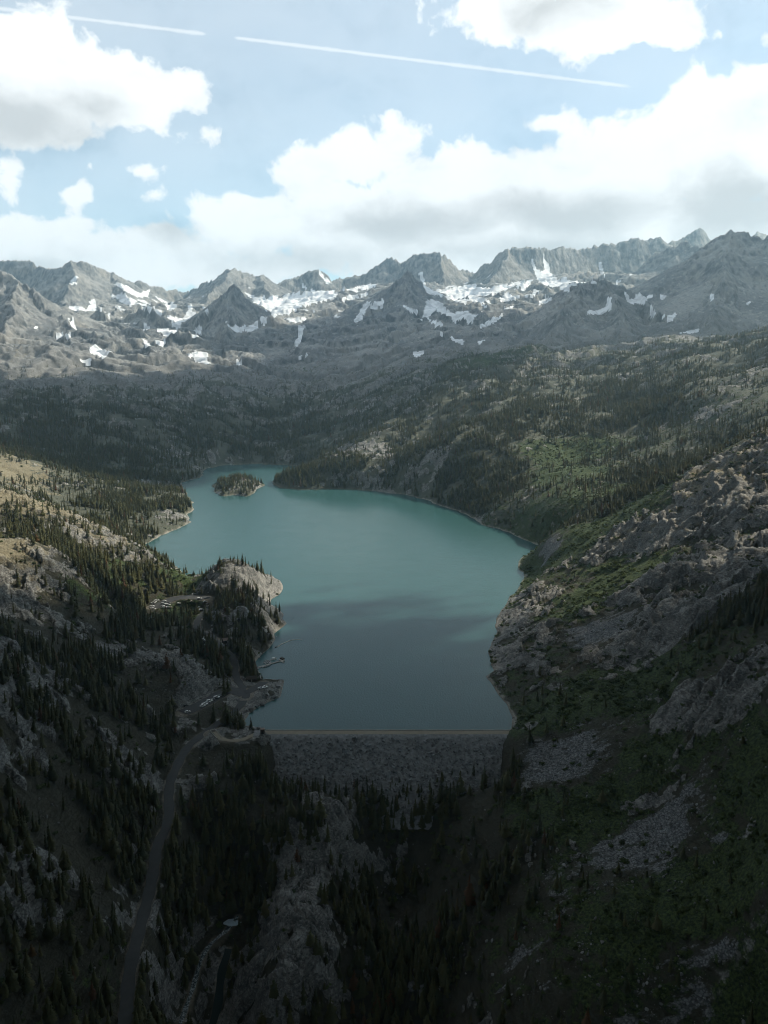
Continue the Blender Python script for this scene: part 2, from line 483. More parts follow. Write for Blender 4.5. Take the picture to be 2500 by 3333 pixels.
# ---- ridges: crest polylines (photo x, photo y, distance), near slope, far slope, width of the steep part
RIDGES = [
    ([(-200, 850, 6000), (0, 854, 6000), (45, 856, 5950), (94, 860, 5900), (121, 877, 5850), (162, 888, 5750), (181, 881, 5650), (202, 888, 5550), (249, 858, 5400), (283, 866, 5450), (316, 881, 5550), (362, 897, 5700), (407, 918, 5900), (452, 926, 6050), (490, 940, 6200), (520, 937, 6300), (543, 960, 6400), (565, 952, 6500), (595, 964, 6700), (629, 960, 6800)], 1.25, .5, 190),
    ([(249, 858, 5400), (238, 930, 5050), (200, 1000, 4650), (160, 1040, 4350)], .85, .45, 120),
    ([(362, 897, 5700), (400, 955, 5300), (450, 1010, 4950)], .6, .4, 80),
    ([(629, 960, 6800), (663, 937, 6500), (693, 922, 6300), (735, 894, 6100), (769, 878, 6000), (799, 892, 6050), (825, 907, 6100), (844, 903, 6100), (867, 922, 6200), (889, 941, 6300), (927, 926, 6400), (995, 907, 6500), (1028, 885, 6500), (1055, 903, 6600), (1081, 922, 6700), (1115, 918, 6800), (1160, 907, 6800), (1206, 888, 6800), (1250, 858, 6800), (1269, 848, 6750), (1299, 858, 6700), (1333, 854, 6650), (1359, 834, 6600), (1420, 828, 6500), (1431, 856, 6500), (1442, 837, 6500), (1468, 858, 6550), (1499, 896, 6600), (1514, 887, 6700), (1540, 900, 6850), (1559, 896, 6850), (1570, 873, 6650), (1597, 858, 6500), (1634, 839, 6300), (1668, 815, 6200), (1740, 814, 6200), (1770, 820, 6250), (1838, 811, 6400), (1883, 817, 6450), (1928, 809, 6500), (2003, 798, 6500), (2049, 789, 6500), (2109, 784, 6500), (2147, 777, 6500), (2169, 798, 6700), (2222, 783, 6800), (2267, 754, 6800), (2312, 764, 6850), (2346, 775, 6900), (2420, 790, 7000), (2485, 749, 7000), (2700, 760, 7000)], 1.3, .5, 220),
    ([(769, 878, 6000), (720, 935, 5600), (660, 1000, 5100), (600, 1040, 4700)], .8, .4, 110),
    ([(844, 903, 6100), (870, 955, 5600), (890, 985, 5400)], .8, .4, 60),
    ([(1420, 828, 6500), (1440, 900, 6200), (1450, 940, 6000)], 1.3, .5, 70),
    ([(1668, 815, 6200), (1640, 870, 5950), (1600, 920, 5700)], 1.2, .5, 100),
    ([(757, 941, 4300), (700, 992, 4230), (650, 1045, 4120), (610, 1095, 3960), (585, 1130, 3800)], 1.8, .6, 140),
    ([(757, 941, 4300), (800, 985, 4360), (845, 1020, 4430), (880, 1045, 4500)], 2.0, .6, 110),
    ([(757, 941, 4300), (752, 1020, 4080), (738, 1110, 3740), (730, 1165, 3500)], 1.0, .5, 90),
    ([(1333, 894, 4600), (1290, 940, 4560), (1251, 980, 4500), (1200, 1010, 4420), (1130, 1045, 4280), (1050, 1085, 4080)], 1.2, .45, 130),
    ([(1333, 894, 4600), (1365, 940, 4650), (1389, 979, 4700), (1425, 1010, 4750)], 1.3, .5, 120),
    ([(1333, 894, 4600), (1345, 970, 4350), (1330, 1040, 4080), (1295, 1120, 3680), (1270, 1175, 3350)], .85, .42, 140),
    ([(1050, 1085, 4080), (985, 1130, 3800), (930, 1170, 3500)], .7, .42, 90),
    ([(1425, 1010, 4750), (1490, 1060, 4250), (1530, 1120, 3700)], .6, .4, 80),
    ([(430, 1032, 4350), (475, 1014, 4330), (530, 1045, 4280)], 1.2, .45, 70),
    ([(285, 1040, 4200), (316, 1016, 4200), (360, 1050, 4150)], 1.2, .45, 70),
    ([(350, 1105, 3700), (420, 1077, 3720), (485, 1098, 3680)], 1.1, .42, 70),
    ([(535, 1135, 3560), (580, 1097, 3620), (640, 1112, 3600), (700, 1155, 3500)], 1.1, .42, 60),
    ([(830, 1078, 4120), (889, 1040, 4150), (960, 1078, 4080)], 1.1, .42, 70),
    ([(100, 1120, 3400), (170, 1095, 3450), (250, 1130, 3350)], 1.0, .42, 70),
    ([(1973, 932, 3600), (2005, 1030, 3280), (2040, 1110, 2950)], .8, .42, 90),
    ([(1560, 985, 4700), (1620, 965, 4650), (1690, 990, 4500)], 1.0, .42, 80),
    ([(1777, 1024, 3720), (1815, 979, 3680), (1850, 950, 3650), (1875, 934, 3620), (1973, 932, 3600), (2034, 952, 3550), (2071, 979, 3500), (2117, 1024, 3400), (2192, 1069, 3200), (2275, 1137, 2950)], 1.0, .42, 150),
    ([(1900, 934, 3610), (1860, 1010, 3360), (1805, 1090, 3050), (1765, 1145, 2850)], .8, .42, 110),
    ([(2020, 1000, 4800), (2094, 956, 4500), (2154, 934, 4400), (2205, 900, 4300), (2252, 866, 4200), (2290, 830, 4100), (2320, 805, 4000), (2350, 785, 3950), (2380, 768, 3900), (2425, 773, 3850), (2463, 779, 3820), (2500, 789, 3800), (2750, 790, 3700), (3000, 780, 3600)], .75, .5, 350),
    ([(2380, 768, 3900), (2350, 900, 3500), (2330, 1000, 3180), (2315, 1080, 2900)], .7, .45, 90),
    ([(2086, 896, 5600), (2105, 862, 5500), (2128, 836, 5400), (2170, 815, 5350), (2222, 794, 5300), (2245, 812, 5250), (2267, 813, 5200), (2297, 843, 5100)], 1.2, .5, 140),
    ([(-250, 800, 4000), (-80, 860, 3950), (0, 896, 3900), (30, 905, 3880), (60, 930, 3850), (110, 970, 3800), (150, 1005, 3750), (181, 1039, 3700), (230, 1085, 3550)], 1.05, .45, 170),
    ([(60, 930, 3850), (40, 1020, 3500), (30, 1100, 3250)], .8, .45, 80),
]
far_i = int(np.searchsorted(RR, 2700.))
ai0, ai1 = int(np.searchsorted(AZ, -.72)), int(np.searchsorted(AZ, .72))
fx, fy = X[ai0:ai1, far_i:], Y[ai0:ai1, far_i:]
w1 = fbm(fx, fy, 260, 4, 20) * 32
w2 = fbm(fx, fy, 260, 4, 30) * 32
wxx, wyy = fx + w1, fy + w2
Zf = Z[ai0:ai1, far_i:].copy()
mount = np.zeros_like(Zf)
steep = np.zeros_like(Zf)
for line, s1, s2, w in RIDGES:
    P = [at(*q) for q in line]
    zr = np.full(Zf.shape, -1e9, np.float32)
    reach = 1500.
    amin = min(math.atan2(p[0], p[1]) for p in P) - reach / 3800
    amax = max(math.atan2(p[0], p[1]) for p in P) + reach / 3800
    j0, j1 = np.searchsorted(AZ[ai0:ai1], amin), np.searchsorted(AZ[ai0:ai1], amax)
    rs = [math.hypot(p[0], p[1]) for p in P]
    k0, k1 = np.searchsorted(RR[far_i:], min(rs) - reach), np.searchsorted(RR[far_i:], max(rs) + reach)
    sx, sy = wxx[j0:j1, k0:k1], wyy[j0:j1, k0:k1]
    bd = np.full(sx.shape, 1e18, np.float32)
    bz = np.zeros(sx.shape, np.float32)
    for a, b in zip(P[:-1], P[1:]):
        ex, ey = b[0] - a[0], b[1] - a[1]
        t = np.clip(((sx - a[0]) * ex + (sy - a[1]) * ey) / (ex * ex + ey * ey), 0, 1)
        d = np.hypot(sx - a[0] - t * ex, sy - a[1] - t * ey)
        zz = a[2] + t * (b[2] - a[2])
        # every stretch of crest carries its own flanks, the highest one wins
        h = zz - (s2 * d + (s1 - s2) * w * (1 - np.exp(-d / w)))
        m = h > (bz if bd is None else np.where(bd < 1e17, bz, -1e9))
        bz = np.where(m, h, np.where(bd < 1e17, bz, -1e9))
        bd = np.where(m, d, bd)
    sub = Zf[j0:j1, k0:k1]
    k = 14.
    hi = np.maximum(sub, bz)
    sm = hi + k * np.log1p(np.exp(-np.abs(sub - bz) / k)) * .6 * (bd > 60)
    mount[j0:j1, k0:k1] = np.maximum(mount[j0:j1, k0:k1], np.clip((bz - sub + 30) / 90, 0, 1))
    steep[j0:j1, k0:k1] = np.where(bz > sub, np.exp(-bd / (1.5 * w)), steep[j0:j1, k0:k1])
    Zf[j0:j1, k0:k1] = np.where(bz > sub - 80, sm, sub)
Z[ai0:ai1, far_i:] = Zf
MOUNT = np.zeros_like(Z)
MOUNT[ai0:ai1, far_i:] = mount
STEEP = np.zeros_like(Z)
STEEP[ai0:ai1, far_i:] = steep

# ---- ground cover fields: (photo x, photo y): trees, shrubs, bare granite, dry grass, scree
COVER = [
    (0, 3300, .6, .3, .3, 0, 0), (150, 2900, .5, .3, .5, 0, 0), (100, 2550, .55, .2, .6, .1, 0), (300, 2700, .85, .1, .2, 0, 0), (300, 3200, .7, .4, .2, 0, 0), (60, 2150, .45, .2, .8, .1, 0), (200, 2150, .55, .2, .7, 0, 0), (330, 2200, .95, .1, .3, 0, 0),
    (420, 2050, 1, .2, .1, 0, 0), (420, 2350, .9, .1, .3, 0, 0), (300, 2480, .8, .1, .5, 0, 0), (100, 2350, .7, .1, .6, 0, 0), (560, 2150, .25, .1, .9, 0, .2), (620, 2250, .12, .1, 1, .1, .4), (560, 2270, .25, 0, .9, 0, .6), (470, 2250, .6, .1, .6, 0, 0), (780, 2000, .45, .1, .85, 0, 0), (850, 2010, .4, .1, .9, 0, 0), (740, 1930, .9, .1, .4, 0, 0),
    (840, 1930, .6, .1, .7, 0, 0), (740, 1880, .35, .1, .9, 0, 0), (800, 1865, .12, .1, 1, .1, 0), (729, 1815, .04, 0, 1, .4, 0), (890, 1900, .15, 0, 1, .1, 0), (630, 1882, 0, .7, .4, .5, 0), (500, 1900, .9, .5, .1, 0, 0), (380, 1880, .8, .8, .1, 0, 0), (450, 1930, 1, .4, 0, 0, 0), (780, 2120, .95, .1, .2, 0, 0), (830, 2070, .95, .1, .3, 0, 0), (800, 2190, 1, .2, .1, 0, 0), (740, 2060, .7, .2, .4, 0, 0), (600, 2010, .35, .9, .2, 0, 0),
    (905, 2216, 0, 0, 1, .1, 0), (870, 2216, 0, .1, .8, 0, 0), (880, 2250, 0, .05, 1, .2, 0), (840, 2300, 0, .05, 1, .2, 0), (680, 2430, .1, .3, .7, .1, 0), (780, 2440, .15, .3, .6, .2, 0), (700, 2550, .4, .2, .7, 0, 0), (650, 2650, .6, .2, .4, 0, 0), (830, 2560, .7, .1, .5, 0, 0), (600, 2900, .6, .3, .3, 0, 0), (700, 2800, .95, .1, .1, 0, 0), (800, 2900, .95, .1, .1, 0, 0), (520, 2400, .7, .1, .4, 0, 0), (660, 2330, .9, .1, .2, 0, 0),
    (950, 3000, .12, .2, .95, 0, 0), (1000, 2850, .2, .2, .9, 0, 0), (900, 3150, .2, .2, .85, 0, 0), (1100, 2650, .12, .1, .95, 0, 0), (1130, 2750, .3, .1, .9, 0, 0), (1000, 2680, .8, .1, .3, 0, 0), (1250, 2700, .9, .1, .2, 0, 0), (1400, 2700, 1, 0, .1, 0, 0), (1350, 2620, .5, .1, .8, 0, 0), (1350, 2900, .9, .1, .3, 0, 0), (1500, 2600, 1, .1, .1, 0, 0), (1620, 2540, .9, .1, .2, 0, 0), (1250, 3200, .85, .1, .3, 0, 0), (1400, 3200, .85, .1, .35, 0, 0), (1550, 2900, .85, .2, .1, 0, 0), (1130, 2960, .8, .1, .3, 0, 0), (1150, 2520, .05, .1, .5, 0, .8), (1000, 2480, .05, 0, .4, 0, .9), (1450, 2470, .05, 0, .4, 0, .9),
    (1700, 3000, .3, .5, .4, 0, .5), (1700, 3200, .3, .4, .4, 0, .4), (1850, 2900, .1, .6, .3, 0, .5), (2100, 3000, .12, .95, .1, 0, 0), (2300, 3000, .12, .95, .1, 0, 0), (2450, 2800, .12, .95, .15, 0, 0), (2200, 3200, .1, .5, .2, 0, .7), (2400, 3250, .1, .8, .2, 0, .1), (2320, 3120, .03, .3, .2, 0, .9), (2150, 2700, 0, .25, .2, 0, 1), (2050, 2760, 0, .4, .2, 0, .9), (2300, 2580, 0, .5, .2, 0, .6), (1850, 2480, 0, .1, .2, 0, 1), (1950, 2420, 0, .3, .2, .1, .8), (1750, 2620, .25, .75, .1, 0, 0), (1950, 2620, .1, .9, .1, 0, 0), (1750, 2480, .05, .1, .2, 0, .95),
    (1780, 2330, .1, .95, .2, 0, 0), (1950, 2250, .05, .98, .1, 0, 0), (2100, 2250, .05, .95, .2, 0, 0), (2230, 2320, 0, .15, 1, 0, 0), (2150, 2420, .05, .9, .1, 0, 0), (2400, 2280, .03, .4, .85, 0, 0), (2450, 2480, .1, .95, .1, 0, 0), (1700, 2200, .05, .5, .6, 0, 0), (1650, 2150, 0, .5, .7, 0, 0), (1720, 2080, 0, .45, .75, 0, 0), (1960, 2070, 0, .2, .3, 0, 1), (1850, 2010, .03, .7, .4, .1, 0), (1750, 1950, 0, .5, .7, .25, 0),
    (1950, 1890, 0, 1, .1, 0, 0), (2020, 1900, 0, 1, .1, 0, 0), (1880, 1900, .02, .5, .4, 0, .5), (2150, 1900, .02, .3, .9, 0, 0), (2150, 2060, .02, .15, 1, 0, 0), (2300, 1900, .03, .45, .7, 0, 0), (2400, 1780, .04, .5, .65, 0, 0), (2460, 1990, .9, .5, .1, 0, 0), (2200, 1720, .02, .3, .8, .4, 0), (2400, 1550, .05, .4, .6, .5, 0), (2300, 1560, .02, .4, .6, .6, 0), (2000, 1760, .02, .4, .7, .5, 0), (1900, 1740, 0, 1, 0, .1, 0), (1780, 1790, 0, .25, .2, .3, 1), (1720, 1845, 0, 1, 0, 0, 0), (1840, 1790, 0, .9, .1, .1, 0), (2000, 1690, 0, 1, 0, .1, 0),
    (1700, 1720, .1, .7, .3, .4, 0), (1850, 1650, .2, .7, .2, .5, 0), (1650, 1680, .3, .5, .5, .4, 0), (1950, 1600, .3, .8, .2, .4, 0), (2060, 1600, .95, .2, .1, 0, 0), (1990, 1640, .9, .3, .1, 0, 0), (1870, 1480, .2, 1, .1, .2, 0), (1850, 1540, .2, .9, .1, .3, 0), (2000, 1500, .5, .5, .2, .4, 0), (2150, 1520, .9, .3, .1, .2, 0), (1600, 1600, .95, .2, .2, 0, 0), (1450, 1600, .95, .1, .2, 0, 0), (1300, 1570, .55, 0, .8, 0, 0), (1350, 1480, .85, .1, .3, .1, 0), (1150, 1470, .12, .1, 1, 0, 0), (1230, 1520, .5, 0, .8, 0, 0), (930, 1572, 1, 0, .1, 0, 0), (1000, 1568, 1, 0, .1, 0, 0), (1060, 1575, 1, .1, .2, 0, 0), (1150, 1560, .9, 0, .4, 0, 0), (1200, 1410, .7, .1, .4, .1, 0), (1500, 1350, .8, .1, .3, .1, 0), (1700, 1400, .85, .1, .2, .1, 0), (1900, 1300, .9, .1, .1, .1, 0), (2100, 1350, .85, .2, .1, .1, 0), (2300, 1350, .25, .5, .5, .3, 0), (2400, 1250, .35, .4, .5, .2, 0), (2450, 1180, .6, .3, .3, .1, 0), (2100, 1200, .7, .2, .4, 0, 0), (1800, 1200, .6, .2, .5, 0, 0), (1650, 1250, .5, .3, .4, 0, 0),
    (1570, 1200, .3, .62, .3, .1, 0), (1640, 1170, .3, .62, .3, .1, 0), (1000, 1210, .2, .5, .4, 0, 0), (1500, 1250, .6, .1, .4, 0, 0), (1350, 1300, .5, .1, .5, 0, 0), (1200, 1300, .5, .1, .6, 0, 0), (1300, 1180, .12, .1, .8, 0, 0), (1100, 1180, .12, .1, .8, 0, 0), (900, 1430, 1, .1, 0, 0, 0), (850, 1390, .95, .3, 0, .1, 0), (700, 1450, 1, 0, 0, 0, 0), (700, 1350, .6, 0, .5, 0, 0), (500, 1300, .4, 0, .6, 0, 0), (900, 1280, .45, 0, .6, 0, 0), (300, 1350, .8, 0, .3, 0, 0), (100, 1400, .9, 0, .2, 0, 0), (400, 1500, 1, 0, .1, 0, 0), (200, 1480, .9, 0, .2, 0, 0), (600, 1500, .7, 0, .5, 0, 0), (100, 1260, .3, 0, .7, 0, 0), (50, 1180, .15, .1, .9, .4, 0), (300, 1180, .15, 0, .85, .1, 0), (600, 1180, .1, 0, .9, 0, 0), (1250, 1130, .1, 0, .8, 0, 0), (900, 1150, .1, 0, .8, 0, 0), (1700, 1110, .22, 0, .8, 0, 0), (1800, 1120, .2, .1, .8, 0, 0), (2100, 1110, .15, .1, .8, 0, 0), (1500, 1120, .1, .2, .8, 0, 0),
    (100, 1580, .35, .2, .5, .6, 0), (20, 1530, 0, 0, .2, 1, 0), (250, 1600, .4, .1, .6, .3, 0), (350, 1650, .85, .1, .3, .1, 0), (500, 1680, .85, .1, .2, 0, 0), (560, 1640, .95, .1, .1, 0, 0), (580, 1690, .4, .1, .7, .1, 0), (450, 1710, .85, .1, .2, 0, 0), (100, 1640, .1, .1, .6, .9, 0), (200, 1700, .35, .1, .4, .5, 0), (340, 1755, .1, .1, .9, .6, 0), (450, 1815, .16, .2, .9, .4, 0), (250, 1780, .75, .5, .2, .1, 0), (100, 1715, .75, .2, .2, .2, 0), (60, 1790, .04, .2, .6, .9, 0), (150, 1830, .14, .3, .7, .5, 0), (50, 1930, .1, .2, .9, .4, 0), (250, 1900, .7, .6, .1, 0, 0), (560, 1850, .4, .9, .1, 0, 0), (380, 1820, .6, .6, .2, 0, 0), (770, 1590, .9, .1, .5, 0, 0), (840, 1585, .3, .1, .9, 0, 0),
    (300, 1080, 0, 0, 1, .2, 0), (600, 1080, 0, 0, 1, 0, 0), (1000, 1060, .02, 0, 1, .1, 0), (1500, 1040, 0, 0, 1, 0, 0), (1900, 1040, .09, 0, 1, 0, 0), (2300, 1000, .02, 0, 1, 0, 0), (500, 950, 0, 0, 1, .2, 0), (1000, 930, 0, 0, 1, .2, 0), (1700, 900, 0, 0, 1, 0, 0), (2300, 880, 0, 0, 1, 0, 0), (250, 900, 0, 0, 1, .1, 0), (2400, 1100, .1, .1, .9, 0, 0),
]


def tan_profile(Zg):
    """largest elevation tangent up to each distance, for looking along a bearing"""
    return np.maximum.accumulate((Zg - CAM_H) / RAD, axis=1)


def hit(px, py, prof):
    """first ground point on the line of sight through photo position (px, py): (azimuth index, distance index, azimuth)"""
    d = ray(px, py)
    a = math.atan2(d[0], d[1])
    te = d[2] / math.hypot(d[0], d[1])
    i = int(np.clip(np.searchsorted(AZ, a), 1, NA - 1))
    if abs(AZ[i - 1] - a) < abs(AZ[i] - a):
        i -= 1
    j = int(np.searchsorted(prof[i], te))
    return i, min(j, NR - 1), a


prof0 = tan_profile(Z)
cp, cv = [], []
for row in COVER:
    i, j, a = hit(row[0], row[1], prof0)
    cp.append((a, LR[j]))
    cv.append(row[2:])
cp = np.array(cp)
cv = np.array(cv)
num = np.zeros(CA.shape + (5,))
den = np.zeros(CA.shape)
for p, v in zip(cp, cv):
    w = 1 / (((CA - p[0]) ** 2 + (CL - p[1]) ** 2) ** 1.6 + 1e-7)
    num += w[..., None] * v
    den += w
fields = num / den[..., None]


def cover_at(x, y):
    """trees, shrubs, granite, dry grass, scree at plan positions, with wandering borders"""
    r = np.hypot(x, y)
    s = np.clip(r / 900., .5, 4)
    ox = fbm(x, y, 45, 3, 50) * 13 * s
    oy = fbm(x, y, 45, 3, 60) * 13 * s
    xx, yy = x + ox, y + oy
    a = np.arctan2(xx, yy)
    l = np.log(np.maximum(np.hypot(xx, yy), 1.))
    return [coarse_sample(fields[..., q], a, l) for q in range(5)]


tree_f, shrub_f, rock_f, dry_f, scree_f = cover_at(X, Y)

# ---- detail: outcrops built of tilted slabs with sharp scarps, ledges and gullies
def slab(x, y, wl, ang, seed, wob=.9):
    """tilted slabs: long even ramp, then a sharp scarp"""
    c, q = math.cos(ang), math.sin(ang)
    u = (x * c + y * q) / wl + fbm(x, y, wl * 2.2, 3, seed) * wob
    t = u - np.floor(u)
    return t * (1 - sstep(t, .82, 1.0)) - .4


near = 1 - sstep(RAD, 2300, 3600)
oc = fbm(X, Y, 74, 5, 70, .55)
oc2 = fbm(X, Y, 21, 4, 73, .6)
calm = sstep(RAD, 1050, 1500)                       # beyond the near valley outcrops are lower and fewer
flank = sstep(X, 110, 200) * (1 - sstep(RAD, 1100, 1500)) * sstep(RAD, 380, 520)
outc = sstep(rock_f * 1.3 - .80 + .22 * flank * (rock_f > .5) - .16 * calm * (1 - .8 * sstep(RAD, 1900, 2400)) - .35 * scree_f + .62 * oc + .55 * oc2, -.03, .10)
lw = fbm(X, Y, 30, 3, 76) * 12
ledge = ridged(X + lw, Y * .75 + lw * .6 + X * .35, 26, 4, 80, .58)
big = fbm(X, Y, 210, 3, 90)
rough = ridged(X, Y, 7.5, 2, 97, .55)
left = sstep(-X, -60, 60)
sl1 = slab(X, Y, 34, .95, 101) * left + slab(X, Y, 40, 2.25, 103) * (1 - left)
sl2 = slab(X, Y, 11, 1.35, 106) * left + slab(X, Y, 13, 1.95, 108) * (1 - left)
landamp = np.clip(.5 + .6 * rock_f - .5 * scree_f, .3, 1.1)
dz_near = outc * (1.6 + 6.2 * sl1 + 3.0 * sl2 + 1.6 * oc2 + .7 * ledge) * landamp * (1 - .45 * calm) + big * 5.5 + (ledge * .8 + rough * .5) * landamp * .7 - 1.5
# the near right flank: long fractured slabs run down to the water
fr = ridged((X * .75 + Y * .65), (Y * .75 - X * .65) * .22, 34, 4, 110, .55)
dz_near = dz_near + flank * rock_f * (fr * 3.4 + 9.0 * sl1 + 2.5 * sl2 + 1.0)
mid = sstep(RAD, 1100, 2000) * (1 - sstep(RAD, 3000, 4200))
dz_mid = mid * (ridged(X, Y, 230, 3, 120, .45) * 9 + fbm(X, Y, 420, 2, 125) * 14 + sstep(fbm(X, Y, 190, 3, 127), 0, .16) * 6)
fw = sstep(RAD, 2600, 3600)
wx = fbm(X, Y, 160, 3, 130) * 30
rid = ridged(X + wx, Y + wx, 320, 5, 140, .5)
rid2 = ridged(X - wx, Y * .6 + wx, 120, 4, 150, .5)
rid3 = ridged(X + wx * .5, Y, 40, 2, 155, .6)
gul = ridged(X + wx * 2.2, Y * .35 + wx, 110, 5, 158, .6)
bench = sstep(fbm(X, Y, 300, 4, 161), 0, .14) * 13 + sstep(fbm(X, Y, 120, 3, 164), 0, .16) * 5
stepw = sstep(RAD, 1900, 2700) * (1 - .85 * MOUNT)
dz_far = stepw * (slab(X, Y, 250, -1.45, 163, 1.1) * 34 + slab(X, Y, 90, -1.75, 166, 1.0) * 11) + fw * (MOUNT * ((.2 + .8 * STEEP) * (rid * 11 + gul * 9) + rid3 * (2.5 + 5 * STEEP)) + (1 - MOUNT) * (fbm(X, Y, 520, 3, 168) * 16 + bench * 1.25 + rid2 * 6 + rid3 * 2.5))
dz = dz_near * near + dz_mid + dz_far
Z = Z + dz.astype(np.float32) * sstep(RAD, 150, 300)

# ---- lake basin, island and shore
m = (RAD > 420) & (RAD < 2500) & (np.abs(A2) < .42)
xs, ys = X[m].astype(float), Y[m].astype(float)
d_main, in_main, e_main = poly_dist(xs, ys, shore_f)
d_isl, in_isl, _ = poly_dist(xs, ys, island_f)
wet = in_main & ~in_isl
on_isl = in_isl & in_main
dam_side = shore_dam[e_main] & ~in_main
dd = np.where(on_isl | in_main, np.minimum(d_main, d_isl), d_main)
zz = Z[m].astype(float)
wob = np.abs(fbm(xs, ys, 9, 3, 170)) * 1.6
zl = np.maximum(zz, .5 + .12 * np.minimum(dd, 60))
w = sstep(dd, 0, 34)
zl = w * zl + (1 - w) * np.minimum(.25 + .42 * dd + wob * np.clip(dd / 3, 0, 1), np.maximum(zl, 1.2))
zl = np.where(on_isl, .25 + np.minimum(dd, 40) * .34 + wob * np.clip(dd / 4, 0, 1) * 1.6, zl)
vdn = (xs - DAM_A[0]) * dam_n[0] + (ys - DAM_A[1]) * dam_n[1]
fade = sstep(vdn, -2, 14)
zl = zl * (1 - fade) + zz * fade
zz = np.where(wet, -.35 - np.minimum(dd, 26) * .42, np.where(dam_side, zz, zl))
Z[m] = zz
WET = np.zeros(Z.shape, bool)
WET[m] = wet
ISL = np.zeros(Z.shape, bool)
ISL[m] = on_isl
SHD = np.full(Z.shape, 999., np.float32)
SHD[m] = np.where(wet, -dd, dd)

# ---- roads and flat ground cut into the slope
ROADS = {
    'road': ([(372, 3560), (395, 3400), (408, 3333), (418, 3200), (430, 3110), (452, 3040), (474, 2960), (490, 2889), (502, 2810), (512, 2753), (530, 2720), (545, 2690), (551, 2640), (549, 2590), (556, 2540), (573, 2503), (594, 2460), (618, 2427), (648, 2398), (678, 2375), (715, 2356), (746, 2337), (768, 2316), (786, 2292), (800, 2268), (798, 2248), (780, 2226), (769, 2205), (764, 2180), (760, 2150), (742, 2120), (718, 2098), (690, 2080), (660, 2063), (643, 2045), (641, 2028), (650, 2010), (668, 1994), (684, 1975), (684, 1958), (672, 1945)], 3.7),
    'parking_lane': ([(798, 2262), (770, 2252), (738, 2250), (700, 2270), (671, 2286), (630, 2306), (596, 2322)], 7.5),
    'boat_ramp_road': ([(798, 2258), (815, 2248), (838, 2232), (860, 2220)], 4.5),
    'parking_lot': ([(672, 1948), (640, 1942), (600, 1945), (565, 1950), (535, 1962), (500, 1978)], 8.5),
    'creek': ([(775, 2985), (757, 3010), (735, 3038), (700, 3062), (676, 3085), (655, 3125), (642, 3170), (628, 3220), (612, 3268), (600, 3305), (582, 3350)], 2.2),
    'creek_pool': ([(745, 3090), (733, 3130), (722, 3170), (716, 3210), (712, 3260), (700, 3310), (688, 3350)], 2.6),
    'dirt_track': ([(700, 2383), (715, 2402), (735, 2412), (765, 2413), (792, 2408), (815, 2396), (838, 2388), (866, 2384)], 2.6),
}
RZ = {'road': None, 'parking_lane': None}
road_paths = {}
prof1 = tan_profile(Z)
Zsm = coarse_sample(zc, A2, L2)
flat_d = np.full(Z.shape, 1e9, np.float32)
lot_d = np.full(Z.shape, 1e9, np.float32)
for nm, (line, hw) in ROADS.items():
    P = []
    for px, py in line:
        # height of the smooth ground under this spot
        d = ray(px, py)
        a = math.atan2(d[0], d[1])
        hz = math.hypot(d[0], d[1])
        tt = np.linspace(250, 1300, 2600)
        zg = coarse_sample(zc, np.full(tt.shape, a), np.log(tt * hz))
        k = np.argmax(CAM_H + d[2] * tt < zg)
        P.append((d[0] * tt[k], d[1] * tt[k], max(zg[k], 1.2) if py < 2330 else zg[k]))
    P = np.array(P)
    for _ in range(2):
        P[1:-1, 2] = (P[:-2, 2] + 2 * P[1:-1, 2] + P[2:, 2]) / 4
    # finer smooth path
    q = [P[0]]
    for i in range(len(P) - 1):
        p0, p1, p2, p3 = P[max(i - 1, 0)], P[i], P[i + 1], P[min(i + 2, len(P) - 1)]
        n = max(2, int(np.hypot(*(p2 - p1)[:2]) / 3))
        for k in range(1, n + 1):
            t = k / n
            q.append(.5 * ((2 * p1) + (-p0 + p2) * t + (2 * p0 - 5 * p1 + 4 * p2 - p3) * t * t + (-p0 + 3 * p1 - 3 * p2 + p3) * t ** 3))
    q = np.array(q)
    road_paths[nm] = (q, hw)
    lo, hi = q.min(0) - 40, q.max(0) + 40
    mm = (X > lo[0]) & (X < hi[0]) & (Y > lo[1]) & (Y < hi[1]) & (~WET)
    xs, ys = X[mm], Y[mm]
    best = np.full(xs.shape, 1e9, np.float32)
    bz = np.zeros(xs.shape, np.float32)
    for i in range(len(q) - 1):
        a, b = q[i], q[i + 1]
        ex, ey = b[0] - a[0], b[1] - a[1]
        t = np.clip(((xs - a[0]) * ex + (ys - a[1]) * ey) / (ex * ex + ey * ey + 1e-9), 0, 1)
        d = np.hypot(xs - a[0] - t * ex, ys - a[1] - t * ey)
        k = d < best
        best[k] = d[k]
        bz[k] = (a[2] + t * (b[2] - a[2]))[k]
    w = 1 - sstep(best, hw + 1.2, hw + 9)
    Z[mm] = Z[mm] * (1 - w) + (bz - .12) * w
    flat_d[mm] = np.minimum(flat_d[mm], best - hw)
    if nm.startswith('parking') or nm == 'boat_ramp_road':
        lot_d[mm] = np.minimum(lot_d[mm], best - hw)

# ---- the dam site: ground falls away below the crest
u_ = (X - DAM_A[0]) * dam_dir[0] + (Y - DAM_A[1]) * dam_dir[1]
v_ = (X - DAM_A[0]) * dam_n[0] + (Y - DAM_A[1]) * dam_n[1]
ins = (u_ > 2) & (u_ < DAM_LEN - 2) & (v_ > -6) & (v_ < 70)
prof_face = 2.0 - np.maximum(v_ - 6, 0) / 1.55
endw = sstep(np.minimum(u_, DAM_LEN - u_), 0, 22)
lim = prof_face - 2.5
Z = np.where(ins & (Z > lim), Z * (1 - endw * (1 - sstep(v_, 34, 60))) + lim * endw * (1 - sstep(v_, 34, 60)), Z).astype(np.float32)

prof1 = tan_profile(Z)


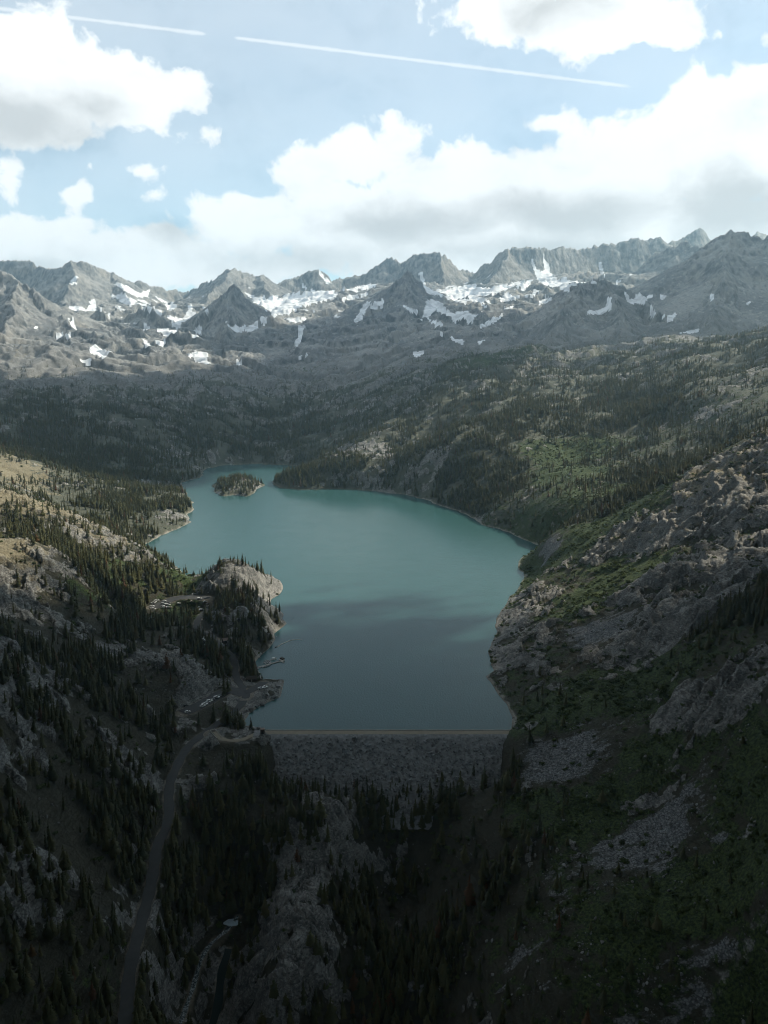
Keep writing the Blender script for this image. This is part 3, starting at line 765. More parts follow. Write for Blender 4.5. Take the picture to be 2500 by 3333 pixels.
def ground(x, y):
    """height of the built sheet"""
    a = np.arctan2(x, y)
    l = np.log(np.maximum(np.hypot(x, y), RR[0]))
    fa = np.interp(a, AZ, np.arange(NA))
    fl = np.interp(l, LR, np.arange(NR))
    ia = np.clip(fa.astype(int), 0, NA - 2)
    il = np.clip(fl.astype(int), 0, NR - 2)
    fa, fl = fa - ia, fl - il
    return (Z[ia, il] * (1 - fa) * (1 - fl) + Z[ia + 1, il] * fa * (1 - fl) + Z[ia, il + 1] * (1 - fa) * fl + Z[ia + 1, il + 1] * fa * fl)


def on_ground(px, py):
    d = ray(px, py)
    i, j, a = hit(px, py, prof1)
    te = d[2] / math.hypot(d[0], d[1])
    # refine between the two rings
    p0, p1 = prof1[i, j - 1], prof1[i, j]
    k = 0 if p1 <= p0 else (te - p0) / (p1 - p0)
    r = RR[j - 1] + np.clip(k, 0, 1) * (RR[j] - RR[j - 1])
    x, y = r * math.sin(a), r * math.cos(a)
    return np.array([x, y, float(ground(np.array([x]), np.array([y]))[0])])


print('terrain fields', round(time.time() - T0, 1))

# ------------------------------------------------------------------ materials
def new_mat(name):
    m = bpy.data.materials.new(name)
    m.use_nodes = True
    n = NT(m.node_tree)
    b = n.n.get('Principled BSDF')
    b.inputs['Roughness'].default_value = .9
    b.inputs['Specular IOR Level'].default_value = .2
    return m, n, b


def plain(name, colr, rough=.8, spec=.2, metal=0.0, vary=.25, scale=.8):
    m, n, b = new_mat(name)
    t = n.new('ShaderNodeTexCoord')
    nz = n.noise(t.outputs['Object'], scale, 5, .6)
    dark = tuple(c * (1 - vary) for c in colr)
    lite = tuple(min(1, c * (1 + vary)) for c in colr)
    n.l.new(n.mix(nz, dark, lite), b.inputs['Base Color'])
    b.inputs['Roughness'].default_value = rough
    b.inputs['Specular IOR Level'].default_value = spec
    b.inputs['Metallic'].default_value = metal
    return m


def terrain_material():
    m, n, b = new_mat('mountain_ground')
    geo = n.new('ShaderNodeNewGeometry')
    P = geo.outputs['Position']
    at1 = n.new('ShaderNodeAttribute', attribute_name='cover')
    s = n.new('ShaderNodeSeparateColor')
    n.l.new(at1.outputs['Color'], s.inputs[0])
    rock, shrub, dry = s.outputs[0], s.outputs[1], s.outputs[2]
    scree = at1.outputs['Alpha']
    at2 = n.new('ShaderNodeAttribute', attribute_name='wear')
    s2 = n.new('ShaderNodeSeparateColor')
    n.l.new(at2.outputs['Color'], s2.inputs[0])
    farw, dirt, wash = s2.outputs[0], s2.outputs[1], s2.outputs[2]
    n1 = n.noise(P, .02, 8, .6)
    n2 = n.noise(P, .11, 6, .62)
    n3 = n.noise(P, .6, 5, .65)
    nf = n.noise(P, .0035, 9, .62)
    vor = n.new('ShaderNodeTexVoronoi', feature='F1')
    n.l.new(n.vmath('MULTIPLY', P, (1, 1, 1.4)), vor.inputs['Vector'])
    vor.inputs['Scale'].default_value = .85
    vcol = vor.outputs['Color']
    # granite: pale grey blocks with dark joints and lichen
    gran = n.mix(n.step(n2, .3, .7), (.090, .091, .089), (.240, .236, .224))
    gran = n.mix(n.math('MULTIPLY', n.step(n3, .46, .66), .7), gran, (.345, .34, .325))
    gran = n.mix(n.math('MULTIPLY', n.step(n1, .5, .66), .45), gran, (.105, .105, .10))
    st = n.noise(n.vmath('MULTIPLY', n.vmath('ADD', P, n.vmath('MULTIPLY', n.noise(P, .05, 3, .6, out='Color'), (16, 16, 6))), (.30, .09, .5)), 1.0, 5, .6)
    joint = n.step(n.math('ABSOLUTE', n.math('SUBTRACT', st, .5)), .035, .0)
    gran = n.mix(n.math('MULTIPLY', joint, .7), gran, (.045, .046, .046))
    # high peaks: dark streaked cliffs, paler even talus below them, warm stained bands
    nv = n.noise(n.vmath('MULTIPLY', P, (1, .6, .2)), .035, 7, .62)
    nw = n.noise(n.vmath('MULTIPLY', P, (1, .7, .45)), .055, 8, .68)
    cliff = n.mix(n.step(nv, .36, .66), (.056, .061, .067), (.27, .268, .256))
    cliff = n.mix(n.math('MULTIPLY', n.step(nf, .5, .62), .5), cliff, (.26, .24, .21))
    talus = n.mix(n.step(nf, .35, .65), (.112, .118, .124), (.285, .283, .274))
    talus = n.mix(n.math('MULTIPLY', n.step(n2, .52, .64), .6), talus, (.045, .048, .046))
    cliff = n.mix(n.math('MULTIPLY', n.step(nw, .53, .63), .75), cliff, (.035, .038, .042))
    talus = n.mix(n.math('MULTIPLY', n.step(nw, .54, .62), .6), talus, (.40, .392, .375))
    sn_ = n.new('ShaderNodeSeparateXYZ')
    n.l.new(geo.outputs['Normal'], sn_.inputs[0])
    flatness = n.step(n.math('ADD', sn_.outputs[2], n.math('MULTIPLY', n.math('SUBTRACT', n1, .5), .3)), .68, .86)
    peak = n.mix(flatness, cliff, talus)
    gran = n.mix(farw, gran, peak)
    soil = n.mix(n2, (.020, .020, .014), (.078, .074, .052))
    soil = n.mix(at2.outputs['Alpha'], soil, n.mix(n2, (.046, .052, .036), (.122, .126, .098)))
    col = n.mix(n.step(n.math('ADD', rock, n.math('MULTIPLY', n.math('SUBTRACT', n2, .5), 1.0)), .32, .55), soil, gran)
    dryc = n.mix(n3, (.15, .13, .085), (.30, .265, .185))
    fd_ = n.step(n.math('ADD', dry, n.math('MULTIPLY', n.math('SUBTRACT', n.noise(P, .07, 6, .65), .5), 1.6)), .42, .75)
    col = n.mix(n.math('MULTIPLY', fd_, .85), col, dryc)
    shc = n.mix(n.step(n3, .35, .65), (.014, .023, .010), (.066, .096, .029))
    fs = n.step(n.math('ADD', shrub, n.math('MULTIPLY', n.math('SUBTRACT', n.noise(P, .09, 7, .68), .5), 1.7)), .46, .66)
    col = n.mix(fs, col, shc)
    sep_ = n.new('ShaderNodeSeparateColor')
    n.l.new(vcol, sep_.inputs[0])
    scc = n.mix(sep_.outputs[0], (.085, .089, .093), (.25, .256, .258))
    scc = n.mix(n.step(vor.outputs['Distance'], .45, .9), scc, (.06, .06, .062))
    fc = n.step(n.math('ADD', scree, n.math('MULTIPLY', n.math('SUBTRACT', n.noise(n.vmath('MULTIPLY', P, (.55, 1.5, 1)), .06, 7, .7), .5), 2.4)), .62, .74)
    col = n.mix(fc, col, scc)
    col = n.mix(dirt, col, n.mix(n3, (.19, .165, .13), (.30, .265, .21)))
    col = n.mix(wash, col, n.mix(n3, (.22, .205, .18), (.36, .335, .30)))
    n.l.new(col, b.inputs['Base Color'])
    bm = n.new('ShaderNodeBump')
    bm.inputs['Strength'].default_value = .8
    bm.inputs['Distance'].default_value = 1.0
    h = n.math('ADD', n.math('MULTIPLY', n3, 1.3), n.math('MULTIPLY', n2, 2.6))
    h = n.math('ADD', h, n.math('MULTIPLY', joint, -.7))
    h = n.math('ADD', h, n.math('MULTIPLY', n.math('MULTIPLY', nv, farw), 9.0))
    n.l.new(h, bm.inputs['Height'])
    n.l.new(bm.outputs[0], b.inputs['Normal'])
    return m


def rock_material(name, dark, lite, scale=.35):
    m, n, b = new_mat(name)
    geo = n.new('ShaderNodeNewGeometry')
    oi = n.new('ShaderNodeObjectInfo')
    nz = n.noise(geo.outputs['Position'], scale, 6, .65)
    col = n.mix(n.step(nz, .3, .7), dark, lite)
    col = n.mix(n.math('MULTIPLY', oi.outputs['Random'], .55), col, tuple(c * .45 for c in dark))
    n.l.new(col, b.inputs['Base Color'])
    bm = n.new('ShaderNodeBump')
    bm.inputs['Distance'].default_value = .4
    n.l.new(nz, bm.inputs['Height'])
    n.l.new(bm.outputs[0], b.inputs['Normal'])
    return m


def leaf_material(name, dark, lite, trans=.25, other=None):
    m, n, b = new_mat(name)
    oi = n.new('ShaderNodeObjectInfo')
    geo = n.new('ShaderNodeNewGeometry')
    nz = n.noise(geo.outputs['Position'], .35, 3, .6)
    f_ = n.math('ADD', n.math('MULTIPLY', oi.outputs['Random'], .6), n.math('MULTIPLY', nz, .4))
    col = n.mix(f_, dark, lite)
    if other:
        col = n.mix(n.step(oi.outputs['Random'], .965, .985), col, other)
    n.l.new(col, b.inputs['Base Color'])
    b.inputs['Roughness'].default_value = .75
    tr = n.new('ShaderNodeBsdfTranslucent')
    n.l.new(col, tr.inputs['Color'])
    mx = n.new('ShaderNodeMixShader')
    mx.inputs[0].default_value = trans
    n.l.new(b.outputs[0], mx.inputs[1])
    n.l.new(tr.outputs[0], mx.inputs[2])
    n.l.new(mx.outputs[0], n.n['Material Output'].inputs['Surface'])
    return m


M = {}
M['ground'] = terrain_material()
M['needles'] = leaf_material('conifer_needles', (.016, .026, .011), (.118, .115, .045), .3, (.10, .05, .022))
M['bark'] = plain('bark', (.10, .075, .055))
M['leaf'] = leaf_material('shrub_leaves', (.024, .036, .014), (.108, .146, .046), .3)
M['dambould'] = rock_material('dam_rock', (.15, .155, .162), (.36, .362, .365))
M['boulder'] = rock_material('granite_boulder', (.15, .153, .153), (.33, .33, .32), .2)
M['asphalt'] = plain('asphalt', (.062, .063, .064), .9, .2, 0, .3, .25)
M['dirt'] = plain('packed_dirt', (.24, .21, .165), .95, .1, 0, .25, .3)
M['concrete'] = plain('concrete', (.36, .35, .32), .9, .2, 0, .2, .5)
M['timber'] = plain('weathered_timber', (.34, .32, .29), .85, .2, 0, .3, 2.)
M['darkwood'] = plain('dark_timber', (.06, .05, .042), .85, .2, 0, .3, 2.)
M['roofing'] = plain('cabin_roof', (.20, .15, .13), .8, .2, 0, .3, 2.)
M['tyre'] = plain('tyre_rubber', (.02, .02, .02), .9)
M['glass'] = plain('car_glass', (.015, .018, .02), .08, .6, 0, .1)
M['hullwhite'] = plain('white_gelcoat', (.72, .72, .70), .35, .5, 0, .08)
M['hullgrey'] = plain('grey_aluminium', (.42, .43, .44), .4, .5, .6, .15)
M['canvas'] = plain('white_canvas', (.78, .78, .76), .8, .2, 0, .06)
M['float'] = plain('pale_float', (.62, .62, .58), .7, .3, 0, .2)

m, n, b = new_mat('snow')
geo = n.new('ShaderNodeNewGeometry')
nz = n.noise(geo.outputs['Position'], .02, 5, .6)
n.l.new(n.mix(n.step(nz, .35, .6), (.46, .48, .50), (.74, .76, .78)), b.inputs['Base Color'])
M['snow'] = m

m, n, b = new_mat('lake_water')
geo = n.new('ShaderNodeNewGeometry')
Pw = geo.outputs['Position']
n1 = n.noise(Pw, .004, 4, .5)
n.l.new(n.mix(n1, (.027, .078, .080), (.031, .086, .087)), b.inputs['Base Color'])
b.inputs['Roughness'].default_value = .16
b.inputs['IOR'].default_value = 1.33
b.inputs['Specular IOR Level'].default_value = .2
bmp = n.new('ShaderNodeBump')
bmp.inputs['Strength'].default_value = 1.0
bmp.inputs['Distance'].default_value = 1.0
w1 = n.noise(n.vmath('MULTIPLY', Pw, (1, .55, 1)), .55, 4, .6)
w2 = n.noise(Pw, .035, 3, .5)
hh = n.math('MULTIPLY', w1, n.math('ADD', .2, n.math('MULTIPLY', n.step(w2, .3, .75), .1)))
n.l.new(hh, bmp.inputs['Height'])
n.l.new(bmp.outputs[0], b.inputs['Normal'])
M['water'] = m
m, n, b = new_mat('white_water')
geo = n.new('ShaderNodeNewGeometry')
nz = n.noise(geo.outputs['Position'], .9, 6, .7)
n.l.new(n.mix(n.step(nz, .44, .66), (.02, .035, .038), (.42, .47, .49)), b.inputs['Base Color'])
b.inputs['Roughness'].default_value = .35
M['foam'] = m
m, n, b = new_mat('creek_water')
b.inputs['Base Color'].default_value = (.016, .028, .028, 1)
b.inputs['Roughness'].default_value = .3
M['creek'] = m


# ------------------------------------------------------------------ mesh helpers
def fast_mesh(name, co, quads, mat, smooth=True):
    me = bpy.data.meshes.new(name)
    nv, nf = len(co), len(quads)
    k = quads.shape[1]
    me.vertices.add(nv)
    me.vertices.foreach_set('co', np.ascontiguousarray(co, np.float32).ravel())
    me.loops.add(nf * k)
    me.loops.foreach_set('vertex_index', np.ascontiguousarray(quads, np.int32).ravel())
    me.polygons.add(nf)
    me.polygons.foreach_set('loop_start', np.arange(0, nf * k, k, dtype=np.int32))
    me.polygons.foreach_set('loop_total', np.full(nf, k, np.int32))
    me.polygons.foreach_set('use_smooth', np.full(nf, smooth, bool))
    me.update(calc_edges=True)
    if mat:
        me.materials.append(mat)
    return me


def link(name, me, parent=None, **props):
    o = bpy.data.objects.new(name, me)
    COL.objects.link(o)
    if parent is not None:
        o.parent = parent
    for k, v in props.items():
        o[k] = v
    return o


def empty(name, loc, rz=0., label=None, cat=None, group=None):
    o = bpy.data.objects.new(name, None)
    COL.objects.link(o)
    o.location = loc
    o.rotation_euler = (0, 0, rz)
    if label:
        o['label'] = label
    if cat:
        o['category'] = cat
    if group:
        o['group'] = group
    return o


class MB:
    """collects shapes of one part"""
    def __init__(self):
        self.v, self.f = [], []

    def add(self, vs_, fs_):
        k = len(self.v)
        self.v += [tuple(p) for p in vs_]
        self.f += [tuple(i + k for i in q) for q in fs_]

    def box(self, c, s, taper=1.0, rz=0.):
        x, y, z = s[0] / 2, s[1] / 2, s[2] / 2
        ca_, sa_ = math.cos(rz), math.sin(rz)
        vs_ = []
        for k in (-1, 1):
            t = 1 if k < 0 else taper
            for i, j in ((-1, -1), (1, -1), (1, 1), (-1, 1)):
                px, py = i * x * t, j * y * t
                vs_.append((c[0] + px * ca_ - py * sa_, c[1] + px * sa_ + py * ca_, c[2] + k * z))
        self.add(vs_, [(3, 2, 1, 0), (4, 5, 6, 7), (0, 1, 5, 4), (1, 2, 6, 5), (2, 3, 7, 6), (3, 0, 4, 7)])

    def sections(self, secs, closed=True):
        """loft a list of rings (same count)"""
        k = len(secs[0])
        vs_ = [p for s in secs for p in s]
        fs_ = []
        for i in range(len(secs) - 1):
            for j in range(k if closed else k - 1):
                a, b_ = i * k + j, i * k + (j + 1) % k
                fs_.append((a, b_, b_ + k, a + k))
        if closed:
            fs_.append(tuple(range(k))[::-1])
            fs_.append(tuple(range((len(secs) - 1) * k, len(secs) * k)))
        self.add(vs_, fs_)

    def tube(self, pts_, r, n=6):
        pts_ = [Vector(p) for p in pts_]
        secs = []
        for i, p in enumerate(pts_):
            d = (pts_[min(i + 1, len(pts_) - 1)] - pts_[max(i - 1, 0)]).normalized()
            u = d.orthogonal().normalized() if abs(d.z) > .95 else d.cross(Vector((0, 0, 1))).normalized()
            w = d.cross(u)
            rr = r[i] if isinstance(r, (list, tuple)) else r
            secs.append([p + (u * math.cos(2 * math.pi * k / n) + w * math.sin(2 * math.pi * k / n)) * rr for k in range(n)])
        self.sections(secs)

    def mesh(self, name, mat, smooth=False):
        me = bpy.data.meshes.new(name)
        me.from_pydata(self.v, [], self.f)
        me.materials.append(mat)
        if smooth:
            me.polygons.foreach_set('use_smooth', [True] * len(me.polygons))
        me.update()
        return me

    def build(self, name, mat, parent=None, smooth=False, **props):
        return link(name, self.mesh(name, mat, smooth), parent, **props)


# ------------------------------------------------------------------ ground sheet
dirt = (1 - sstep(flat_d + fbm(X, Y, 9, 2, 177) * 1.5, -.6, 1.0)) * .6
wash = (1 - sstep(SHD + fbm(X, Y, 14, 2, 175) * 2.5, .6, 2.6)) * (SHD > -3) * .8 * np.where(ISL | (RAD > 1700), .35, 1)
rockm = np.clip(outc * .85 + .12 * rock_f, 0, 1) * (1 - sstep(RAD, 2600, 3400)) + sstep(RAD, 2600, 3400) * np.clip(.35 + rock_f * .75, 0, 1)
gzx = np.abs(np.gradient(Z, axis=1) / np.gradient(RAD, axis=1))
rockm = np.clip(rockm + sstep(gzx, .75, 1.3) * .5, 0, 1)
farw = sstep(RAD, 2700, 3600)
cover_rgba = np.stack([rockm, shrub_f * (1 - .55 * outc), dry_f, scree_f], -1).astype(np.float32)
brush = sstep(RAD, 1000, 1400)
wear_rgba = np.stack([farw, dirt, wash, brush], -1).astype(np.float32)

co = np.stack([X, Y, Z], -1).reshape(-1, 3)
ii, jj = np.meshgrid(np.arange(NA), np.arange(NR - 1), indexing='ij')
i2 = (ii + 1) % NA
q00, q10, q11, q01 = ii * NR + jj, i2 * NR + jj, i2 * NR + jj + 1, ii * NR + jj + 1
quads = np.stack([q00, q10, q11, q01], -1).reshape(-1, 4)[:, ::-1]     # normals up
deep = (SHD < -9).ravel()
keep = ~deep[quads].all(1)
isl_face = ISL.ravel()[quads].any(1)
far_face = (RAD.ravel()[quads[:, 0]] > 3150)
parts = [('valley_terrain', keep & ~isl_face & ~far_face), ('mountain_range', keep & far_face), ('island', keep & isl_face)]
for nm, sel in parts:
    qd = quads[sel]
    used, inv = np.unique(qd, return_inverse=True)
    me = fast_mesh(nm, co[used], inv.reshape(-1, 4), M['ground'])
    for an, arr in (('cover', cover_rgba), ('wear', wear_rgba)):
        at_ = me.attributes.new(an, 'FLOAT_COLOR', 'POINT')
        at_.data.foreach_set('color', arr.reshape(-1, 4)[used].ravel())
    o = link(nm, me, kind='structure')
    if nm == 'island':
        o['label'] = 'small wooded rock island in the far end of the lake'
print('ground', round(time.time() - T0, 1))

# ---- lake sheet
nb = len(shore_f)
buf = []
for i in range(nb):
    a, b_, c = shore_f[i - 1], shore_f[i], shore_f[(i + 1) % nb]
    t = (c - a) / (np.hypot(*(c - a)) + 1e-9)
    out_n = np.array([t[1], -t[0]])
    buf.append(out_n)
area = sum(shore_f[i - 1][0] * shore_f[i][1] - shore_f[i][0] * shore_f[i - 1][1] for i in range(nb))
sgn = 1 if area > 0 else -1
lake_pts = []
for i in range(nb):
    p = shore_f[i] + sgn * buf[i] * (1.6 if not (i == 0 or i >= nb - 1) else 0)
    lake_pts.append((p[0], p[1], 0.0))
tris = mgeo.tessellate_polygon([[Vector(p) for p in lake_pts]])
tris = [t if (Vector(lake_pts[t[1]]) - Vector(lake_pts[t[0]])).cross(Vector(lake_pts[t[2]]) - Vector(lake_pts[t[0]])).z > 0 else t[::-1] for t in tris]
me = bpy.data.meshes.new('lake')
me.from_pydata(lake_pts, [], tris)
me.materials.append(M['water'])
link('lake', me, kind='structure', label='turquoise mountain lake held back by the dam')

# ---- snow fields: photo outlines (in pixels of two enlarged views) laid on the slopes they lie on
SN1 = [[(490, 300), (530, 300), (600, 340), (650, 325), (640, 355), (590, 355), (540, 330)], [(480, 350), (530, 345), (590, 375), (700, 420), (690, 432), (620, 408), (560, 392), (510, 372)], [(670, 350), (720, 380), (770, 390), (745, 415), (710, 410), (720, 395)], [(290, 400), (340, 395), (375, 410), (410, 365), (415, 395), (440, 410), (400, 405), (345, 425)], [(298, 300), (333, 268), (342, 275), (312, 307)], [(295, 458), (315, 460), (335, 500), (320, 492)], [(235, 525), (275, 515), (305, 520), (300, 535), (260, 537)], [(385, 575), (415, 568), (450, 590), (495, 590), (460, 605), (440, 628), (420, 602), (390, 600)], [(345, 633), (395, 638), (395, 650), (345, 645)], [(720, 435), (790, 455), (825, 385), (835, 395), (830, 420), (850, 425), (800, 460), (740, 465)], [(740, 463), (790, 468), (770, 500), (775, 512), (720, 527), (670, 500), (700, 490), (740, 500)], [(880, 437), (905, 405), (925, 405), (900, 437)], [(825, 532), (860, 480), (877, 483), (870, 532), (835, 537)], [(950, 445), (1000, 488), (1060, 492), (1120, 465), (1160, 437), (1155, 460), (1080, 507), (1020, 507), (985, 482)], [(1060, 340), (1100, 355), (1150, 365), (1190, 350), (1220, 365), (1300, 345), (1380, 355), (1415, 370), (1370, 385), (1300, 400), (1240, 432), (1180, 437), (1130, 400)], [(1300, 310), (1320, 310), (1330, 330), (1420, 330), (1460, 340), (1450, 362), (1400, 367), (1330, 347)], [(1370, 253), (1387, 258), (1432, 295), (1420, 302)], [(1480, 330), (1600, 300), (1625, 305), (1540, 332)], [(1470, 365), (1600, 340), (1580, 352), (1500, 372)], [(1285, 483), (1335, 478), (1305, 515), (1303, 545), (1285, 570), (1268, 560), (1290, 520)], [(1235, 455), (1310, 443), (1322, 455), (1280, 470)], [(810, 610), (850, 590), (860, 612), (905, 605), (890, 620), (905, 642), (870, 648), (850, 630)], [(1018, 635), (1047, 643), (1030, 655)], [(610, 543), (662, 560), (640, 572)], [(668, 557), (717, 548), (700, 572)], [(1530, 455), (1588, 375), (1602, 385), (1562, 450), (1540, 480)], [(1430, 443), (1472, 438), (1440, 460)], [(1600, 405), (1659, 373), (1659, 386), (1620, 410)], [(1288, 618), (1327, 610), (1310, 625)], [(620, 490), (650, 487), (650, 497), (622, 500)], [(560, 545), (590, 540), (575, 556)], [(465, 430), (478, 425), (472, 445)], [(600, 365), (650, 385), (645, 392), (605, 375)], [(150, 482), (170, 485), (160, 498), (145, 494)], [(500, 400), (520, 395), (522, 410), (505, 412)]]
SN2 = [[(165, 305), (210, 325), (255, 325), (280, 308), (330, 308), (362, 320), (345, 345), (372, 370), (340, 387), (290, 367), (240, 352), (190, 342)], [(345, 293), (390, 310), (470, 320), (500, 303), (542, 308), (490, 342), (420, 352), (430, 382), (395, 387), (350, 342)], [(185, 368), (250, 383), (280, 420), (310, 430), (330, 416), (345, 430), (410, 433), (370, 462), (310, 462), (250, 424), (215, 412), (190, 442), (170, 430)], [(638, 205), (662, 248), (692, 252), (684, 185), (690, 185), (716, 250), (757, 282), (830, 288), (872, 295), (780, 327), (720, 309), (680, 294), (655, 272)], [(560, 300), (650, 280), (622, 310), (600, 333), (590, 318)], [(928, 213), (957, 255), (940, 260)], [(190, 450), (215, 458), (252, 480), (220, 487)], [(275, 531), (320, 543), (362, 548), (330, 562)], [(400, 492), (450, 463), (517, 431), (490, 457), (430, 487)], [(123, 605), (177, 593), (155, 615)], [(663, 382), (700, 358), (752, 370), (690, 387)], [(608, 362), (650, 328), (677, 328), (640, 360)], [(498, 372), (535, 338), (545, 348), (582, 355), (560, 374)], [(513, 412), (562, 388), (555, 407)], [(963, 353), (980, 363), (978, 410), (940, 432), (880, 435), (873, 420), (930, 416), (955, 400)], [(1083, 358), (1130, 353), (1172, 356), (1130, 375), (1127, 400), (1095, 387)], [(1188, 338), (1218, 355), (1195, 375)], [(1403, 348), (1430, 360), (1410, 377)], [(1128, 413), (1155, 433), (1190, 443), (1262, 433), (1245, 460), (1190, 457), (1150, 447)], [(1273, 505), (1320, 503), (1367, 491), (1340, 512)], [(1033, 338), (1062, 363), (1087, 378), (1075, 387), (1045, 367)], [(83, 393), (147, 423), (140, 432), (105, 422)], [(998, 290), (1032, 286), (1005, 304)], [(888, 302), (927, 298), (905, 312)], [(600, 600), (1, 1), (2, 2)], [(1562, 382), (1585, 378), (1575, 392)], [(398, 548), (438, 543), (410, 557)], [(240, 510), (250, 515), (256, 535), (245, 525)], [(420, 335), (560, 300), (590, 300), (500, 330)], [(1058, 253), (1072, 255), (1068, 271)], [(145, 250), (160, 255), (180, 300), (165, 300)]]
SNOW = np.zeros(Z.shape, bool)
prof1 = tan_profile(Z)
polys = [[(x * .7535, 700 + y * .7535) for x, y in p] for p in SN1] + [[(1250 + x * .7535, 700 + y * .7535) for x, y in p] for p in SN2 if len(p) > 3 or p[1] != (1, 1)]
for poly in polys:
    xs = [p[0] for p in poly]
    ys = [p[1] for p in poly]
    # pieces of outline per bearing
    a0, a1 = azel(min(xs), ys[0])[0], azel(max(xs), ys[0])[0]
    for i in range(np.searchsorted(AZ, a0 - .002), np.searchsorted(AZ, a1 + .002)):
        # photo column of this bearing at the height of the patch
        ym = sum(ys) / len(ys)
        dy = ray(1250, ym)[1]
        px = 1250 + FPX * math.tan(AZ[i]) * dy
        cr = []
        for k in range(len(poly)):
            (xa, ya), (xb, yb) = poly[k], poly[(k + 1) % len(poly)]
            if (xa > px) != (xb > px):
                cr.append(ya + (px - xa) / (xb - xa) * (yb - ya))
        cr.sort()
        for k in range(0, len(cr) - 1, 2):
            jit = 2.2 * math.sin(px * .9 + k) + 1.6 * math.sin(px * 2.3)
            js = [hit(px, yy, prof1)[1] for yy in np.arange(cr[k] - .6 + jit * .4, cr[k + 1] + 1.2 + jit, 1.0)]
            for a_, b_ in zip(js[:-1], js[1:]):
                lo, hi = min(a_, b_), max(a_, b_)
                if hi - lo < 26:
                    SNOW[i, lo:hi + 1] = True
sm = SNOW.astype(np.float32)
sm = (sm + np.roll(sm, 1, 1) + np.roll(sm, -1, 1) + np.roll(sm, 1, 0) + np.roll(sm, -1, 0)) / 5
SNOW = ((sm + fbm(X, Y * .5, 34, 3, 190) * .6) > .46) & (sm > .15)
streak = (fbm(X * .45, Y * 1.5, 62, 3, 192) > .40) & (RAD > 3900) & (RAD < 6600) & (A2 > -.36) & (A2 < .17) & (Z > 440) & (STEEP < .45)
SNOW |= streak & (fbm(X, Y, 500, 2, 194) > -.05)
sel = SNOW.ravel()[quads].sum(1) >= 3
qd = quads[sel & (RAD.ravel()[quads[:, 0]] > 2500)]
used, inv = np.unique(qd, return_inverse=True)
zs = Z.copy()
for _ in range(2):
    zs[1:-1, 1:-1] = np.maximum(zs[1:-1, 1:-1], (zs[:-2, 1:-1] + zs[2:, 1:-1] + zs[1:-1, :-2] + zs[1:-1, 2:]) / 4)
cs = np.stack([X, Y, zs + 1.0], -1).reshape(-1, 3)
me = fast_mesh('snow', cs[used], inv.reshape(-1, 4), M['snow'])
link('snow', me, kind='stuff', label='patches of old summer snow lying in the high basins', category='snow')
print('snow', round(time.time() - T0, 1))


# ------------------------------------------------------------------ dam
dam = empty('dam', tuple((DAM_A + DAM_B) / 2), math.atan2(dam_dir[1], dam_dir[0]), 'long straight rockfill dam with flat crest at the near end of the lake', 'dam')
half = DAM_LEN / 2
prof_d = [(11.0, -8.0), (3.0, -.5), (1.2, .9), (.6, 1.0), (-6.0, .9), (-8.5, .1)]
yy_, zz_ = -8.5, .1
while zz_ > -38:
    yy_ -= 2.4
    zz_ -= 1.5
    prof_d.append((yy_, zz_))
nu = 150
us = np.linspace(-half - 7, half + 7, nu)
co_d = []
for (pv, pz) in prof_d:
    for u in us:
        x_, y_ = float(u), pv
        lump = 0 if pv > -7 else .9
        co_d.append((x_, pv, pz + lump * float(perlin(np.array([x_ / 4.1]), np.array([y_ / 4.1]), 201)[0])))
qd = []
for a in range(len(prof_d) - 1):
    for k in range(nu - 1):
        qd.append((a * nu + k, (a + 1) * nu + k, (a + 1) * nu + k + 1, a * nu + k + 1))
qd = np.array(qd)
me = fast_mesh('embankment', np.array(co_d), qd, M['dambould'])
link('embankment', me, dam)
mb = MB()
mb.box((0, -2.4, .93), (DAM_LEN + 4, 6.0, .16))
mb.build('crest_track', M['dirt'], dam)
mb = MB()
mb.box((0, 1.4, 1.0), (DAM_LEN - 4, .45, .7))
mb.build('crest_kerb', M['concrete'], dam, label='pale kerb along the water side of the crest')


def rock_mesh(name, seed, mat, flat=.75, sub=2):
    g = random.Random(seed)
    bm = bmesh.new()
    bmesh.ops.create_icosphere(bm, subdivisions=sub, radius=1)
    planes = [(Vector((g.gauss(0, 1), g.gauss(0, 1), g.gauss(0, 1))).normalized(), g.uniform(.5, .85)) for _ in range(9)]
    for v in bm.verts:
        for nrm_, dd_ in planes:
            k = v.co.dot(nrm_)
            if k > dd_:
                v.co -= nrm_ * (k - dd_)
        v.co.z *= flat
    me = bpy.data.meshes.new(name)
    bm.to_mesh(me)
    bm.free()
    me.materials.append(mat)
    return me


damrocks = [rock_mesh('dam_boulder', 300 + k, M['dambould'], .8, 1) for k in range(6)]
stones = [rock_mesh('stone', 330 + k, M['boulder'], .7, 1) for k in range(6)]
damM = Matrix.Translation(dam.location) @ Matrix.Rotation(dam.rotation_euler.z, 4, 'Z')
rocks_d = []
for _ in range(5200):
    u = random.uniform(-half - 3, half + 3)
    s = random.random() ** .8
    pv = -9 - s * 52
    pz = .1 + (pv + 8.5) * 1.5 / 2.4
    wp = damM @ Vector((u, pv, pz))
    gz = float(ground(np.array([wp.x]), np.array([wp.y]))[0])
    if gz > wp.z + .4:
        continue
    size = .35 + 1.35 * random.random() ** 4.5
    rocks_d.append((size, u, pv, pz))
rocks_d.sort(reverse=True)
for k, (size, u, pv, pz) in enumerate(rocks_d[:300]):
    o = link('boulder', damrocks[k % 6], dam)
    o.location = (u, pv, pz + size * .2)
    o.rotation_euler = (random.uniform(-.5, .5), random.uniform(-.5, .5), random.uniform(0, 6.28))
    o.scale = (size * 1.25, size, size)


